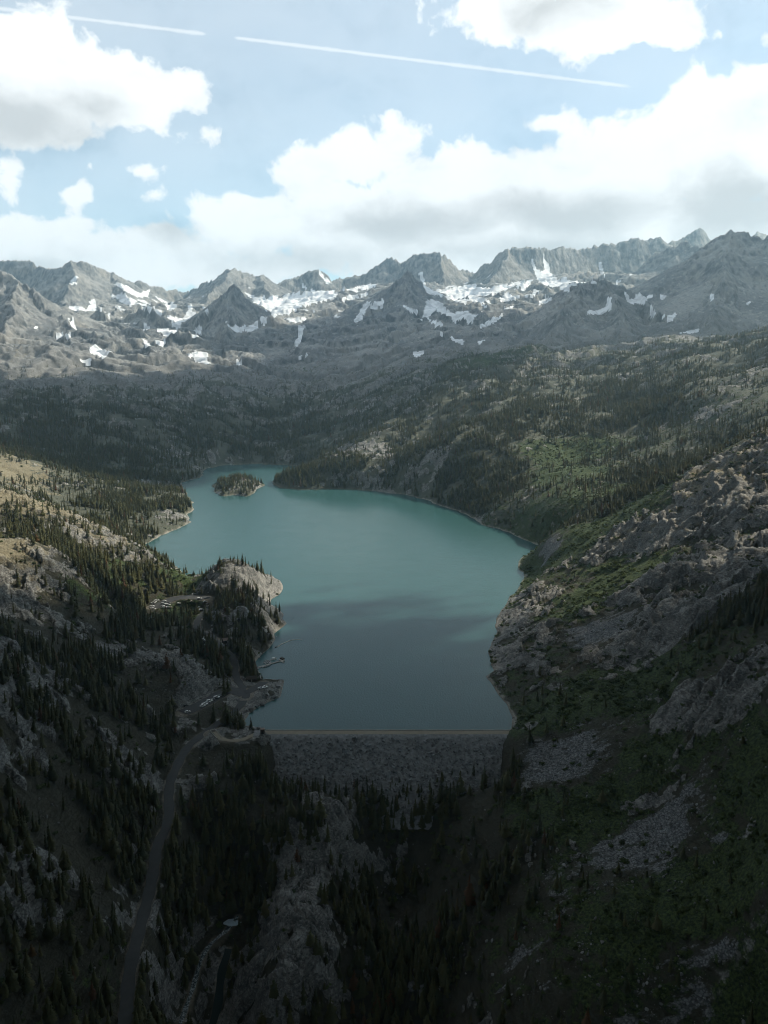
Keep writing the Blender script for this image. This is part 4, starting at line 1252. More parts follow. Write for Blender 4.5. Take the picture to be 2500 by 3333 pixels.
# ------------------------------------------------------------------ instancing for countless things
def scatter(name, protos, P, S, ROT, IDX, mat=None, parent=None, **props):
    """one stuff object: prototypes placed on points by geometry nodes"""
    me = bpy.data.meshes.new(name)
    me.vertices.add(len(P))
    me.vertices.foreach_set('co', np.ascontiguousarray(P, np.float32).ravel())
    a = me.attributes.new('scl', 'FLOAT_VECTOR', 'POINT')
    a.data.foreach_set('vector', np.ascontiguousarray(S, np.float32).ravel())
    a = me.attributes.new('rot', 'FLOAT_VECTOR', 'POINT')
    a.data.foreach_set('vector', np.ascontiguousarray(ROT, np.float32).ravel())
    a = me.attributes.new('idx', 'INT', 'POINT')
    a.data.foreach_set('value', np.ascontiguousarray(IDX, np.int32))
    o = link(name, me, parent, **props)
    ng = bpy.data.node_groups.new(name + '_nodes', 'GeometryNodeTree')
    ng.interface.new_socket('Geometry', in_out='INPUT', socket_type='NodeSocketGeometry')
    ng.interface.new_socket('Geometry', in_out='OUTPUT', socket_type='NodeSocketGeometry')
    gi = ng.nodes.new('NodeGroupInput')
    go = ng.nodes.new('NodeGroupOutput')
    join = ng.nodes.new('GeometryNodeJoinGeometry')

    def attr(nm, tp):
        nd = ng.nodes.new('GeometryNodeInputNamedAttribute')
        nd.data_type = tp
        nd.inputs[0].default_value = nm
        return [s for s in nd.outputs if s.enabled and s.name == 'Attribute'][0]
    for k, pm in enumerate(protos):
        po = bpy.data.objects.new(pm.name + '_pattern', pm)
        inf = ng.nodes.new('GeometryNodeObjectInfo')
        inf.inputs['Object'].default_value = po
        iop = ng.nodes.new('GeometryNodeInstanceOnPoints')
        cmp_ = ng.nodes.new('FunctionNodeCompare')
        cmp_.data_type = 'INT'
        cmp_.operation = 'EQUAL'
        ng.links.new(attr('idx', 'INT'), [s for s in cmp_.inputs if s.enabled][0])
        [s for s in cmp_.inputs if s.enabled][1].default_value = k
        ng.links.new(gi.outputs[0], iop.inputs['Points'])
        ng.links.new(cmp_.outputs[0], iop.inputs['Selection'])
        ng.links.new(inf.outputs['Geometry'], iop.inputs['Instance'])
        e2r = ng.nodes.new('FunctionNodeEulerToRotation')
        ng.links.new(attr('rot', 'FLOAT_VECTOR'), e2r.inputs[0])
        ng.links.new(e2r.outputs[0], iop.inputs['Rotation'])
        ng.links.new(attr('scl', 'FLOAT_VECTOR'), iop.inputs['Scale'])
        ng.links.new(iop.outputs[0], join.inputs[0])
    ng.links.new(join.outputs[0], go.inputs[0])
    md = o.modifiers.new('scatter', 'NODES')
    md.node_group = ng
    return o


rest = rocks_d[300:]
scatter('rubble', damrocks, np.array([(u, pv, pz + s * .15) for s, u, pv, pz in rest]), np.array([(s * 1.2, s, s) for s, *_ in rest]),
        RNG.uniform(-3, 3, (len(rest), 3)), RNG.integers(0, 6, len(rest)), parent=dam, kind='stuff')


# ------------------------------------------------------------------ conifers
def conifer(seed, slim, layers=11):
    g = random.Random(seed)
    crown, trunk = MB(), MB()
    for i in range(layers):
        t = (i + .5) / layers
        z = .10 + .88 * t
        r = slim * (1 - t) ** .8 * g.uniform(.8, 1.15) + .012
        nb_ = max(4, int(9 - 4 * t))
        ph = g.uniform(0, 6.28)
        for k in range(nb_):
            if g.random() < .08:
                continue
            a = ph + 6.2832 * k / nb_ + g.uniform(-.3, .3)
            rr = r * g.uniform(.65, 1.2)
            wd = rr * .42
            c, s = math.cos(a), math.sin(a)
            dz = -.055 * (1 - .5 * t) * g.uniform(.5, 1.5)
            zb = z + g.uniform(-.02, .02)
            crown.add([(0, 0, zb + .045), (c * rr * .6 - s * wd, s * rr * .6 + c * wd, zb + dz * .5), (c * rr, s * rr, zb + dz), (c * rr * .6 + s * wd, s * rr * .6 - c * wd, zb + dz * .5)], [(0, 1, 2), (0, 2, 3)])
    crown.add([(.016, 0, .88), (-.008, .014, .88), (-.008, -.014, .88), (0, 0, 1.0)], [(0, 1, 3), (1, 2, 3), (2, 0, 3)])
    trunk.tube([(0, 0, -.06), (0, 0, .4), (0, 0, .93)], [.017, .012, .003], 5)
    return crown, trunk


crowns, trunks, whole = [], [], []
for k, sl in enumerate((.165, .20, .135, .25)):
    c, t = conifer(500 + k, sl)
    crowns.append(c.mesh('crown', M['needles']))
    trunks.append(t.mesh('trunk', M['bark']))
    both = MB()
    both.add(c.v, c.f)
    nfc = len(c.f)
    both.add(t.v, t.f)
    me = both.mesh('conifer', M['needles'])
    me.materials.append(M['bark'])
    mi = np.zeros(len(me.polygons), np.int32)
    mi[nfc:] = 1
    me.polygons.foreach_set('material_index', mi)
    whole.append(me)

# candidate spots, even over the ground plan
cand = []
for r0, r1, dens in ((300, 800, .095), (800, 1300, .066), (1300, 2000, .058), (2000, 2900, .036), (2900, 4200, .017)):
    area = (r1 ** 2 - r0 ** 2) / 2 * 1.1
    nn = int(area * dens)
    r = np.sqrt(RNG.uniform(r0 ** 2, r1 ** 2, nn))
    a = RNG.uniform(-.55, .55, nn)
    cand.append(np.stack([r * np.sin(a), r * np.cos(a)], -1))
cand = np.concatenate(cand)
cx, cy = cand[:, 0], cand[:, 1]


def grid_look(field, x, y):
    ia = np.clip(np.rint(np.interp(np.arctan2(x, y), AZ, np.arange(NA))).astype(int), 0, NA - 1)
    il = np.clip(np.rint(np.interp(np.log(np.hypot(x, y)), LR, np.arange(NR))).astype(int), 0, NR - 1)
    return field[ia, il]


tf, sf, rf, df, cf = cover_at(cx, cy)
clump = fbm(cx, cy, 38, 3, 210) * .55 + fbm(cx, cy, 130, 2, 215) * .45
prob = np.clip((tf - .04) * 1.1, 0, 1) ** 1.2 * np.clip(.66 + clump * 1.9, .03, 1.3)
prob *= 1 - .55 * grid_look(outc, cx, cy) * np.clip(rf * 1.2, 0, 1)
prob = np.where(grid_look(ISL, cx, cy), .42, prob)
prob = np.where((np.hypot(cx, cy) > 1690) & (np.hypot(cx, cy) < 1960) & (np.arctan2(cx, cy) > -.135) & (np.arctan2(cx, cy) < -.03), np.maximum(prob, .5), prob)   # the wooded spit
ok = RNG.uniform(0, 1, len(cx)) < prob
flat_l = grid_look(flat_d, cx, cy)
shd_l = grid_look(SHD, cx, cy)
u_l = (cx - DAM_A[0]) * dam_dir[0] + (cy - DAM_A[1]) * dam_dir[1]
v_l = (cx - DAM_A[0]) * dam_n[0] + (cy - DAM_A[1]) * dam_n[1]
rr_ = np.hypot(cx, cy)
for st_ in (6, 13, 20, 27):                        # the lots lie open toward the dam
    k_ = 1 + st_ / rr_
    ok &= ~((grid_look(lot_d, cx * k_, cy * k_) < -1) & (RNG.uniform(0, 1, len(cx)) < .85))
ok &= (flat_l > 2.2) & (shd_l > 3.0) & ~grid_look(SNOW, cx, cy)
ok &= ~((u_l > -4) & (u_l < DAM_LEN + 4) & (v_l > -8) & (v_l < 34))
cx, cy, tf2 = cx[ok], cy[ok], tf[ok]
cz = ground(cx, cy)
cr_ = np.hypot(cx, cy)
th = (4.5 + 11.5 * RNG.uniform(0, 1, len(cx)) ** .9) * np.clip(.72 + .4 * tf2, .6, 1.1) * (1 + .25 * (RNG.uniform(0, 1, len(cx)) > .9))
th *= 1 - .35 * sstep(cr_, 2600, 3500)
# single trees the photograph singles out
EXTRA = [(775, 1838, 13), (790, 1838, 15), (800, 1842, 12), (838, 1862, 15), (852, 1866, 20), (750, 1826, 8), (730, 2265, 19), (742, 2255, 15), (607, 1868, 14), (1870, 1880, 9)]
ex = np.array([np.append(on_ground(px, py), h) for px, py, h in EXTRA])
cx, cy, cz, th = np.append(ex[:, 0], cx), np.append(ex[:, 1], cy), np.append(ex[:, 2], cz), np.append(ex[:, 3], th)
cr_ = np.hypot(cx, cy)
print('trees', len(cx))


def project(x, y, z):
    c, s = math.cos(PITCH), math.sin(PITCH)
    dep = y * c - (z - CAM_H) * s
    up = y * s + (z - CAM_H) * c
    return 1250 + FPX * x / dep, 1666.5 - FPX * up / dep


def seen(x, y, z):
    ia = np.clip(np.rint(np.interp(np.arctan2(x, y), AZ, np.arange(NA))).astype(int), 0, NA - 1)
    r = np.hypot(x, y)
    il = np.clip(np.interp(np.log(r), LR, np.arange(NR)).astype(int) - 2, 0, NR - 1)
    return (z - CAM_H) / r > prof1[ia, il]


tpx, tpy = project(cx, cy, cz + th * .5)
vis = (tpx > 10) & (tpx < 2490) & (tpy > 0) & (tpy < 3320) & seen(cx, cy, cz + th * .8)
size = th / cr_ * np.where(vis, 1, 0)
size[:len(EXTRA)] = 10
order = np.argsort(-size)
single = order[:300]
others = order[300:]


def tree_label(px, py, h):
    """what the tree stands beside, then how tall it is"""
    tall = 'tall' if h > 17 else ('short' if h < 13 else 'middling')
    if px < 560 - max(0, (py - 2600)) * .15 or (py < 2350 and px < 700):
        where = 'just uphill of the road' if px > 330 else ('on the hillside by the picture edge' if px < 150 else 'on the hillside above the road')
        band = 'near the road bend' if py < 2500 else ('beside the straight road' if py < 2950 else 'in the lowest shadow')
    elif px < 900:
        where = 'between the road and the dam' if py < 2650 else 'between the road and the creek'
        band = 'below the dirt track' if py < 2650 else ('upstream of the cascade' if py < 2980 else 'beside the cascade')
    elif px < 1620:
        where = 'in the ravine below the dam' if py > 2620 else 'at the foot of the dam face'
        band = 'by the pale rock rib' if px < 1180 else ('in mid ravine' if px < 1400 else 'toward the wooded side')
    else:
        where = 'among scree and brush of the steep flank'
        band = 'above the scree' if py < 2600 else 'below the scree'
    return '%s dark conifer %s, %s' % (tall, where, band), 'conifers ' + where


special = {4: 'tallest lone conifer on the shoulder of the rock knob', 0: 'conifer at the inner end of the cluster on the knob crest', 5: 'small conifer just below the bare top of the rock knob',
           6: 'tall dark conifer at the end of the roadside parking lane', 7: 'shorter dark conifer beside the tall one by the parking lane', 8: 'conifer at the water edge of the small cove', 9: 'lone small conifer on the green flank above the lake',
           1: 'tall conifer in the middle of the cluster on the knob crest', 2: 'outer conifer of the cluster on the knob crest', 3: 'small conifer next to the tallest one on the knob'}
for k, i in enumerate(single):
    px, py = tpx[i], tpy[i]
    if i in special:
        lab, grp = special[i], 'trees singled out'
    else:
        lab, grp = tree_label(px, py, th[i])
    v = int(i) % 4
    rt = empty('conifer_tree', (cx[i], cy[i], cz[i]), random.uniform(0, 6.28), lab, 'tree', grp)
    s = float(th[i])
    rt.scale = (s * random.uniform(.9, 1.15), s * random.uniform(.9, 1.15), s)
    rt.rotation_euler = (random.uniform(-.03, .03), random.uniform(-.03, .03), random.uniform(0, 6.28))
    link('trunk', trunks[v], rt)
    link('crown', crowns[v], rt)
so = th[others]
wid = RNG.uniform(.75, 1.35, len(others))
scatter('conifer_forest', whole, np.stack([cx[others], cy[others], cz[others]], -1), np.stack([so * wid, so * wid, so], -1),
        np.stack([RNG.uniform(-.03, .03, len(others)), RNG.uniform(-.03, .03, len(others)), RNG.uniform(0, 6.28, len(others))], -1), others % 4,
        kind='stuff', label='conifer forest covering the benches and slopes around the lake', category='forest')


# ------------------------------------------------------------------ shrubs
def shrub_mesh(seed):
    g = random.Random(seed)
    mb_ = MB()
    lob = [(Vector((g.uniform(-.55, .55), g.uniform(-.55, .55), g.uniform(.25, .6))), g.uniform(.3, .52)) for _ in range(7)]
    for c, rr in lob:
        for _ in range(26):
            d = Vector((g.gauss(0, 1), g.gauss(0, 1), g.gauss(.35, 1))).normalized()
            p = c + d * rr * g.uniform(.75, 1.05)
            if p.z < 0:
                continue
            u = d.orthogonal().normalized()
            w_ = d.cross(u)
            an = g.uniform(0, 6.28)
            a_ = (u * math.cos(an) + w_ * math.sin(an)) * g.uniform(.09, .17) + d * g.uniform(-.06, .06)
            b2 = (w_ * math.cos(an) - u * math.sin(an)) * g.uniform(.09, .17) + d * g.uniform(-.06, .06)
            mb_.add([p - a_, p - b2, p + a_, p + b2], [(0, 1, 2), (0, 2, 3)])
    return mb_.mesh('shrub', M['leaf'])


shrubs = [shrub_mesh(700 + k) for k in range(4)]
cand = []
for r0, r1, dens in ((300, 800, .13), (800, 1350, .085), (1350, 2100, .03)):
    nn = int((r1 ** 2 - r0 ** 2) / 2 * 1.1 * dens)
    r = np.sqrt(RNG.uniform(r0 ** 2, r1 ** 2, nn))
    a = RNG.uniform(-.55, .55, nn)
    cand.append(np.stack([r * np.sin(a), r * np.cos(a)], -1))
cand = np.concatenate(cand)
sx_, sy_ = cand[:, 0], cand[:, 1]
tf, sf, rf, df, cf = cover_at(sx_, sy_)
cl_ = fbm(sx_, sy_, 17, 3, 230) * .7
prob = np.clip(np.maximum(sf, .36 - .2 * rf) - .12, 0, 1) ** 1.3 * np.clip(.5 + cl_ * 1.7, 0, 1.2)
prob *= (1 - .6 * grid_look(outc, sx_, sy_) * np.clip(rf * 1.2, 0, 1)) * (1 - .75 * np.clip(cf, 0, 1))
ok = (RNG.uniform(0, 1, len(sx_)) < prob) & (grid_look(flat_d, sx_, sy_) > 1.6) & (grid_look(SHD, sx_, sy_) > 1.2)
u_l = (sx_ - DAM_A[0]) * dam_dir[0] + (sy_ - DAM_A[1]) * dam_dir[1]
v_l = (sx_ - DAM_A[0]) * dam_n[0] + (sy_ - DAM_A[1]) * dam_n[1]
ok &= ~((u_l > -2) & (u_l < DAM_LEN + 2) & (v_l > -8) & (v_l < 40))
sx_, sy_ = sx_[ok], sy_[ok]
sz_ = ground(sx_, sy_)
ss = RNG.uniform(.9, 2.6, len(sx_)) * (1 + .5 * (RNG.uniform(0, 1, len(sx_)) > .85))
BUSH = [(1945, 1862, 4.6), (1962, 1850, 5), (1984, 1846, 5.2), (2005, 1852, 4.2), (2018, 1845, 4.2), (2024, 1866, 4.5), (2005, 1880, 4.6), (2035, 1876, 4.6), (1985, 1892, 4.4), (1966, 1908, 4.6), (1950, 1918, 4.2), (1975, 1925, 3.6), (2000, 1905, 4), (1935, 1935, 3.6), (1955, 1940, 3.6), (1920, 1925, 3.2)]
bx = np.array([np.append(on_ground(px, py), s) for px, py, s in BUSH])
sx_, sy_, sz_, ss = np.append(bx[:, 0], sx_), np.append(bx[:, 1], sy_), np.append(bx[:, 2], sz_), np.append(bx[:, 3], ss)
spx, spy = project(sx_, sy_, sz_ + ss * .5)
vis = (spx > 10) & (spx < 2490) & (spy > 0) & (spy < 3320) & seen(sx_, sy_, sz_ + ss * .8)
size = ss / np.hypot(sx_, sy_) * vis
size[:len(BUSH)] = 1
order = np.argsort(-size)
print('shrubs', len(sx_))
for k, i in enumerate(order[:300]):
    o = link('shrub', shrubs[int(i) % 4])
    s = float(ss[i])
    o.location = (sx_[i], sy_[i], sz_[i] - .12 * s)
    o.scale = (s * random.uniform(.9, 1.25), s * random.uniform(.9, 1.25), s * random.uniform(.7, 1.0))
    o.rotation_euler = (0, 0, random.uniform(0, 6.28))
    o['category'] = 'shrub'
    if i < len(BUSH):
        o['label'], o['group'] = 'bright green leafy bush in the sunlit thicket above the right shore', 'bushes of the bright thicket'
    else:
        big_ = 'large' if s > 2.9 else ('small' if s < 2.1 else 'middling')
        if spx[i] > 1500:
            where = 'between the scree streaks' if 2450 < spy[i] < 2800 else ('on the lower flank under the scree' if spy[i] >= 2800 else 'on the flank above the dam')
            side_ = 'near the picture edge' if spx[i] > 2250 else ('in mid flank' if spx[i] > 1850 else 'toward the ravine')
        elif spx[i] > 560:
            where, side_ = 'among rocks between the road and the ravine', 'near the creek' if spy[i] > 2900 else 'below the dam'
        else:
            where, side_ = 'on the shaded hillside above the road', 'low down' if spy[i] > 2900 else 'higher up'
        o['label'], o['group'] = '%s dark bush %s, %s' % (big_, where, side_), 'bushes ' + where
rs = order[300:]
scatter('shrubbery', shrubs, np.stack([sx_[rs], sy_[rs], sz_[rs] - .1 * ss[rs]], -1), np.stack([ss[rs] * 1.1, ss[rs] * 1.1, ss[rs] * .85], -1),
        np.stack([0 * rs, 0 * rs, RNG.uniform(0, 6.28, len(rs))], -1), rs % 4, kind='stuff', label='low green brush spreading over the slopes', category='brush')

# ------------------------------------------------------------------ loose stones on slopes and shore
cand = []
for r0, r1, dens in ((300, 700, .26), (700, 1250, .10)):
    nn = int((r1 ** 2 - r0 ** 2) / 2 * 1.1 * dens)
    r = np.sqrt(RNG.uniform(r0 ** 2, r1 ** 2, nn))
    a = RNG.uniform(-.55, .55, nn)
    cand.append(np.stack([r * np.sin(a), r * np.cos(a)], -1))
cand = np.concatenate(cand)
bx_, by_ = cand[:, 0], cand[:, 1]
tf, sf, rf, df, cf = cover_at(bx_, by_)
shd_l = grid_look(SHD, bx_, by_)
prob = np.clip(cf * 1.1 - .25 + fbm(bx_ * .55, by_ * 1.5, 16, 3, 240) * 1.1, 0, 1) * .9 + .07 * np.clip(rf, 0, 1) + .35 * (shd_l > -1.5) * (shd_l < 5)
ok = (RNG.uniform(0, 1, len(bx_)) < prob) & (grid_look(flat_d, bx_, by_) > 1.0) & (shd_l > -2)
u_l = (bx_ - DAM_A[0]) * dam_dir[0] + (by_ - DAM_A[1]) * dam_dir[1]
v_l = (bx_ - DAM_A[0]) * dam_n[0] + (by_ - DAM_A[1]) * dam_n[1]
ok &= ~((u_l > -2) & (u_l < DAM_LEN + 2) & (v_l > -8) & (v_l < 40))
bx_, by_ = bx_[ok], by_[ok]
bs = .22 + 1.1 * RNG.uniform(0, 1, len(bx_)) ** 6
print('stones', len(bx_))
scatter('scree', stones, np.stack([bx_, by_, ground(bx_, by_) + bs * .1], -1), np.stack([bs * 1.25, bs, bs], -1), RNG.uniform(-3, 3, (len(bx_), 3)), RNG.integers(0, 6, len(bx_)),
        kind='stuff', label='pale scree and loose stones lying on the slopes', category='scree')
print('scatter', round(time.time() - T0, 1))


# ------------------------------------------------------------------ road sheets
def ribbon(name, path, hw, mat, lift=.0, kind='structure', label=None, skip0=0):
    v, fcs = [], []
    nrow = 5
    for i in range(len(path)):
        d = path[min(i + 1, len(path) - 1)] - path[max(i - 1, 0)]
        d = d[:2] / (np.hypot(*d[:2]) + 1e-9)
        s = np.array([d[1], -d[0]])
        for k in range(nrow):
            t = (k / (nrow - 1) * 2 - 1) * hw
            wob_ = .35 * math.sin(i * 1.3 + k * 4) if k in (0, nrow - 1) else 0
            v.append((path[i][0] + s[0] * (t + wob_), path[i][1] + s[1] * (t + wob_), path[i][2] + lift + .06 * (1 - abs(t) / hw)))
    for i in range(len(path) - 1):
        for k in range(nrow - 1):
            a = i * nrow + k
            fcs.append((a, a + 1, a + 1 + nrow, a + nrow))
    me_ = bpy.data.meshes.new(name)
    me_.from_pydata(v, [], fcs)
    me_.materials.append(mat)
    o_ = link(name, me_, kind=kind)
    if label:
        o_['label'] = label
    return o_


ribbon('road', road_paths['road'][0], 3.3, M['asphalt'], .30, label='two-lane asphalt road winding up to the lake')
ribbon('parking_lane', road_paths['parking_lane'][0], 6.6, M['asphalt'], .24, label='asphalt parking lane under the rock face')
ribbon('boat_ramp_road', road_paths['boat_ramp_road'][0], 4.0, M['asphalt'], .18, label='short asphalt spur to the boat ramp')
ribbon('parking_lot', road_paths['parking_lot'][0], 7.6, M['asphalt'], .12, label='paved parking lot in the trees by the cove')
ribbon('dirt_track', road_paths['dirt_track'][0], 2.1, M['dirt'], .30, label='pale dirt track looping to the dam crest')


# creek below the dam
ribbon('creek', road_paths['creek'][0], 1.25, M['foam'], .35, label='white cascading creek below the dam')
ribbon('creek_pool', road_paths['creek_pool'][0], 2.4, M['creek'], .3, label='calm creek channel beside the cascade')
pc = on_ground(757, 3006)
mb = MB()
mb.add([(pc[0] + 5.5 * math.cos(k * .5236) * (1 + .15 * math.sin(k * 2.1)), pc[1] + 3.4 * math.sin(k * .5236), pc[2] + .9) for k in range(12)], [tuple(range(12))])
m, n, b = new_mat('pool_froth')
geo = n.new('ShaderNodeNewGeometry')
n.l.new(n.mix(n.noise(geo.outputs['Position'], .7, 5, .7), (.22, .32, .40), (.72, .82, .90)), b.inputs['Base Color'])
M['froth'] = m
mb.build('plunge_pool', M['froth'], kind='structure', label='foaming plunge pool at the head of the creek')


# ------------------------------------------------------------------ vehicles
def car_meshes(kind):
    body, glass, wheel = MB(), MB(), MB()
    L, Wd = (4.6, 1.85) if kind == 'car' else (5.4, 2.0)
    # side outline (x along the car, z), lofted across the width with tumblehome
    if kind == 'car':
        out_ = [(-2.3, .35), (-2.28, .85), (-1.95, .98), (-1.45, 1.5), (.25, 1.54), (.95, 1.02), (2.05, .86), (2.3, .6), (2.28, .33)]
        gl = [(-1.62, 1.0), (-1.36, 1.44), (.2, 1.47), (.72, 1.02)]
    elif kind == 'suv':
        out_ = [(-2.6, .45), (-2.6, 1.1), (-2.4, 1.85), (.3, 1.9), (1.05, 1.2), (2.45, 1.05), (2.7, .7), (2.65, .42)]
        gl = [(-2.3, 1.18), (-2.2, 1.76), (.22, 1.8), (.8, 1.2)]
    else:
        out_ = [(-2.7, .5), (-2.7, 1.1), (-.75, 1.1), (-.65, 1.85), (.6, 1.88), (1.2, 1.2), (2.5, 1.08), (2.7, .75), (2.65, .45)]
        gl = [(-.5, 1.2), (-.45, 1.76), (.52, 1.78), (.95, 1.22)]
    secs = []
    for yk in (-1, -.93, .93, 1):
        sec = []
        for x_, z_ in out_:
            inn = .86 if z_ > 1.3 else 1.0
            sh = .96 if abs(yk) == 1 else 1.0
            sec.append((x_ * sh, yk * Wd / 2 * inn, z_ if abs(yk) < 1 else .5 + (z_ - .5) * .93))
        secs.append(sec)
    body.sections(secs)
    for s in (-1, 1):
        p = [(x_, s * (Wd / 2 * (.885 if z_ > 1.3 else .975) + .03), z_) for x_, z_ in gl]
        p2 = [(x_, y_ - s * .06, z_) for x_, y_, z_ in p]
        glass.sections([p, p2])
    zt = max(z_ for _, z_ in out_)
    fr_ = [q for q in out_ if q[0] > 0 and q[1] > 1]
    glass.sections([[(fr_[0][0] + .1, -.7, fr_[0][1] - .08), (fr_[0][0] + .1, .7, fr_[0][1] - .08), (fr_[1][0] - .02, .78, fr_[1][1] + .07), (fr_[1][0] - .02, -.78, fr_[1][1] + .07)],
                    [(fr_[0][0] + .2, -.7, fr_[0][1] - .02), (fr_[0][0] + .2, .7, fr_[0][1] - .02), (fr_[1][0] + .06, .78, fr_[1][1] + .12), (fr_[1][0] + .06, -.78, fr_[1][1] + .12)]])
    ring = [(.34 * math.cos(k * math.pi / 5), 0, .34 * math.sin(k * math.pi / 5)) for k in range(10)]
    wheel.sections([[(x_, -.11, z_) for x_, _, z_ in ring], [(x_, .11, z_) for x_, _, z_ in ring]])
    return body, glass.mesh('windows', M['glass']), wheel.mesh('wheel', M['tyre']), L, Wd


PAINT = {'white': (.78, .78, .77), 'silver': (.46, .47, .48), 'black': (.02, .02, .022), 'dark grey': (.09, .095, .10), 'red': (.32, .03, .025), 'blue': (.04, .08, .2), 'tan': (.36, .31, .24)}
paint = {k: plain('paint_' + k.replace(' ', '_'), v, .3, .5, 0, .04) for k, v in PAINT.items()}
CARS = {k: car_meshes(k) for k in ('car', 'suv', 'pickup')}
body_cache = {}


def park(px, py, rz, kind, colr, label, group, dx=0., dy=0.):
    p = on_ground(px, py)
    p[0] += dx
    p[1] += dy
    p[2] = float(ground(np.array([p[0]]), np.array([p[1]]))[0]) + .42
    b_, g_, w_, L, Wd = CARS[kind]
    nm = {'car': 'parked_car', 'suv': 'parked_suv', 'pickup': 'parked_pickup'}[kind]
    e_ = empty(nm, tuple(p), rz, label, {'car': 'car', 'suv': 'car', 'pickup': 'pickup'}[kind], group)
    key = (kind, colr)
    if key not in body_cache:
        body_cache[key] = b_.mesh('body', paint[colr])
    link('body', body_cache[key], e_)
    link('windows', g_, e_)
    for s in (-1, 1):
        for k in (-1, 1):
            o_ = link('wheel', w_, e_)
            o_.location = (k * L * .31, s * (Wd / 2 - .1), .34)
    return e_


cols = ['white', 'silver', 'dark grey', 'white', 'black', 'white', 'silver', 'blue', 'red', 'tan']


def word(i):
    return ['first', 'second', 'third', 'fourth', 'fifth', 'sixth', 'seventh', 'eighth', 'ninth', 'tenth', 'eleventh', 'twelfth'][i]


rowA = [(511, 1957), (504, 1961), (499, 1965), (498, 1969), (495, 1976), (492, 1982), (501, 1984)]
for i, (px, py) in enumerate(rowA):
    c_ = ['white', 'white', 'silver', 'dark grey', 'white', 'silver', 'white'][i]
    k_ = ['suv', 'car', 'pickup', 'car', 'suv', 'car', 'car'][i]
    park(px, py, .12, k_, c_, '%s %s, %s from the far end of the outer row in the cove lot' % (c_, 'pickup' if k_ == 'pickup' else 'car', word(i)), 'cars in the outer row of the cove lot')
rowB = [(535, 1959), (532, 1968), (530, 1975), (535, 1979)]
for i, (px, py) in enumerate(rowB):
    c_ = ['white', 'silver', 'white', 'white'][i]
    park(px, py, .1, 'suv' if i % 2 else 'car', c_, '%s car, %s from the far end of the middle row in the cove lot' % (c_, word(i)), 'cars in the middle row of the cove lot')
rowC = [(549, 1965), (547, 1971), (549, 1979), (553, 1980)]
for i, (px, py) in enumerate(rowC):
    c_ = ['dark grey', 'white', 'silver', 'tan'][i]
    park(px, py, .1, ['car', 'suv', 'car', 'pickup'][i], c_, '%s %s in the inner row of the cove lot' % (c_, 'pickup' if i == 3 else 'car'), 'cars in the inner row of the cove lot')
for i, (px, py, c_, k_, lb) in enumerate([(583, 1966, 'white', 'car', 'white car alone at the edge of the cove lot'), (625, 1960, 'tan', 'car', 'tan car half under the trees between the two lots'), (630, 1936, 'silver', 'suv', 'silver car at the far corner of the upper lot'), (650, 1951, 'white', 'suv', 'white long car parked across the upper lot'), (668, 1961, 'silver', 'car', 'silver car by the trees of the upper lot'), (676, 1968, 'dark grey', 'car', 'dark grey car in the road-end row beside the knob'), (673, 1976, 'white', 'suv', 'white car nearest the knob in the road-end row'), (650, 1979, 'white', 'car', 'white car on the inner side of the road end'), (653, 1985, 'silver', 'car', 'silver car on the inner side of the road end'), (658, 1990, 'black', 'suv', 'black car on the inner side of the road end'), (650, 1990, 'white', 'car', 'white car lowest in the cluster at the road end')]):
    park(px, py, .15 + .4 * (i % 3), k_, c_, lb, 'cars near the road end')
for i, (px, py) in enumerate([(663, 2084), (668, 2094), (674, 2102), (678, 2108)]):
    c_ = ['silver', 'dark grey', 'white', 'black'][i]
    park(px, py, -.5, ['car', 'suv', 'car', 'car'][i], c_, '%s car parked on the roadside bend above the rock face' % c_, 'cars on the roadside bend')
for i, (px, py) in enumerate([(660, 2301), (667, 2296), (676, 2289), (683, 2285), (692, 2281), (700, 2277), (706, 2273), (713, 2269), (720, 2266)]):
    c_ = ['white', 'white', 'silver', 'white', 'dark grey', 'black', 'white', 'dark grey', 'black'][i]
    k_ = ['car', 'suv', 'car', 'suv', 'car', 'pickup', 'suv', 'car', 'car'][i]
    park(px, py, .45, k_, c_, '%s %s, %s from the downhill end of the lane under the rock face' % (c_, 'pickup' if k_ == 'pickup' else 'car', word(i)), 'cars in the lane under the rock face')
park(611, 2320, .5, 'car', 'white', 'white car alone at the downhill end of the parking lane', 'cars in the lane under the rock face')
park(605, 2300, .5, 'car', 'dark grey', 'dark grey car against the rock at the downhill end of the lane', 'cars in the lane under the rock face')
park(849, 2244, .55, 'suv', 'silver', 'silver car on the rock point by the boat ramp', 'vehicles on the rock point')
park(861, 2240, .55, 'pickup', 'white', 'white pickup on the rock point by the boat ramp', 'vehicles on the rock point')

# ------------------------------------------------------------------ marina: dock, boats, boom
p0, p1 = atz(834, 2174, .35), atz(926, 2148, .35)
dv = p1 - p0
L = np.hypot(*dv[:2])
rz = math.atan2(dv[1], dv[0])
dock = empty('dock', tuple(p0), rz, 'long floating dock reaching into the lake with a platform at its end', 'dock')
npl = 30
plk = MB()
plk.box((0, 0, .12), (L * .88 / npl * .9, 2.2, .10))
pm = plk.mesh('plank', M['timber'])
for k in range(npl):
    o = link('plank', pm, dock)
    o.location = ((k + .5) * L * .88 / npl, 0, random.uniform(-.015, .015))
mb = MB()
for s in (-1, 1):
    mb.box((L * .44, s * .9, -.05), (L * .88, .3, .34))
mb.build('float_beam', M['darkwood'], dock)
mb = MB()
mb.box((L * .94, 1.6, .16), (L * .12, 6.5, .14))
mb.build('platform', M['timber'], dock)
mb = MB()
mb.box((L * .985, 3.2, .75), (2.6, 4.5, 1.05))
mb.box((L * .985, 3.2, 1.33), (2.9, 4.8, .12))
mb.build('storage_shed', M['darkwood'], dock, label='dark low shed on the end of the dock')
mb = MB()
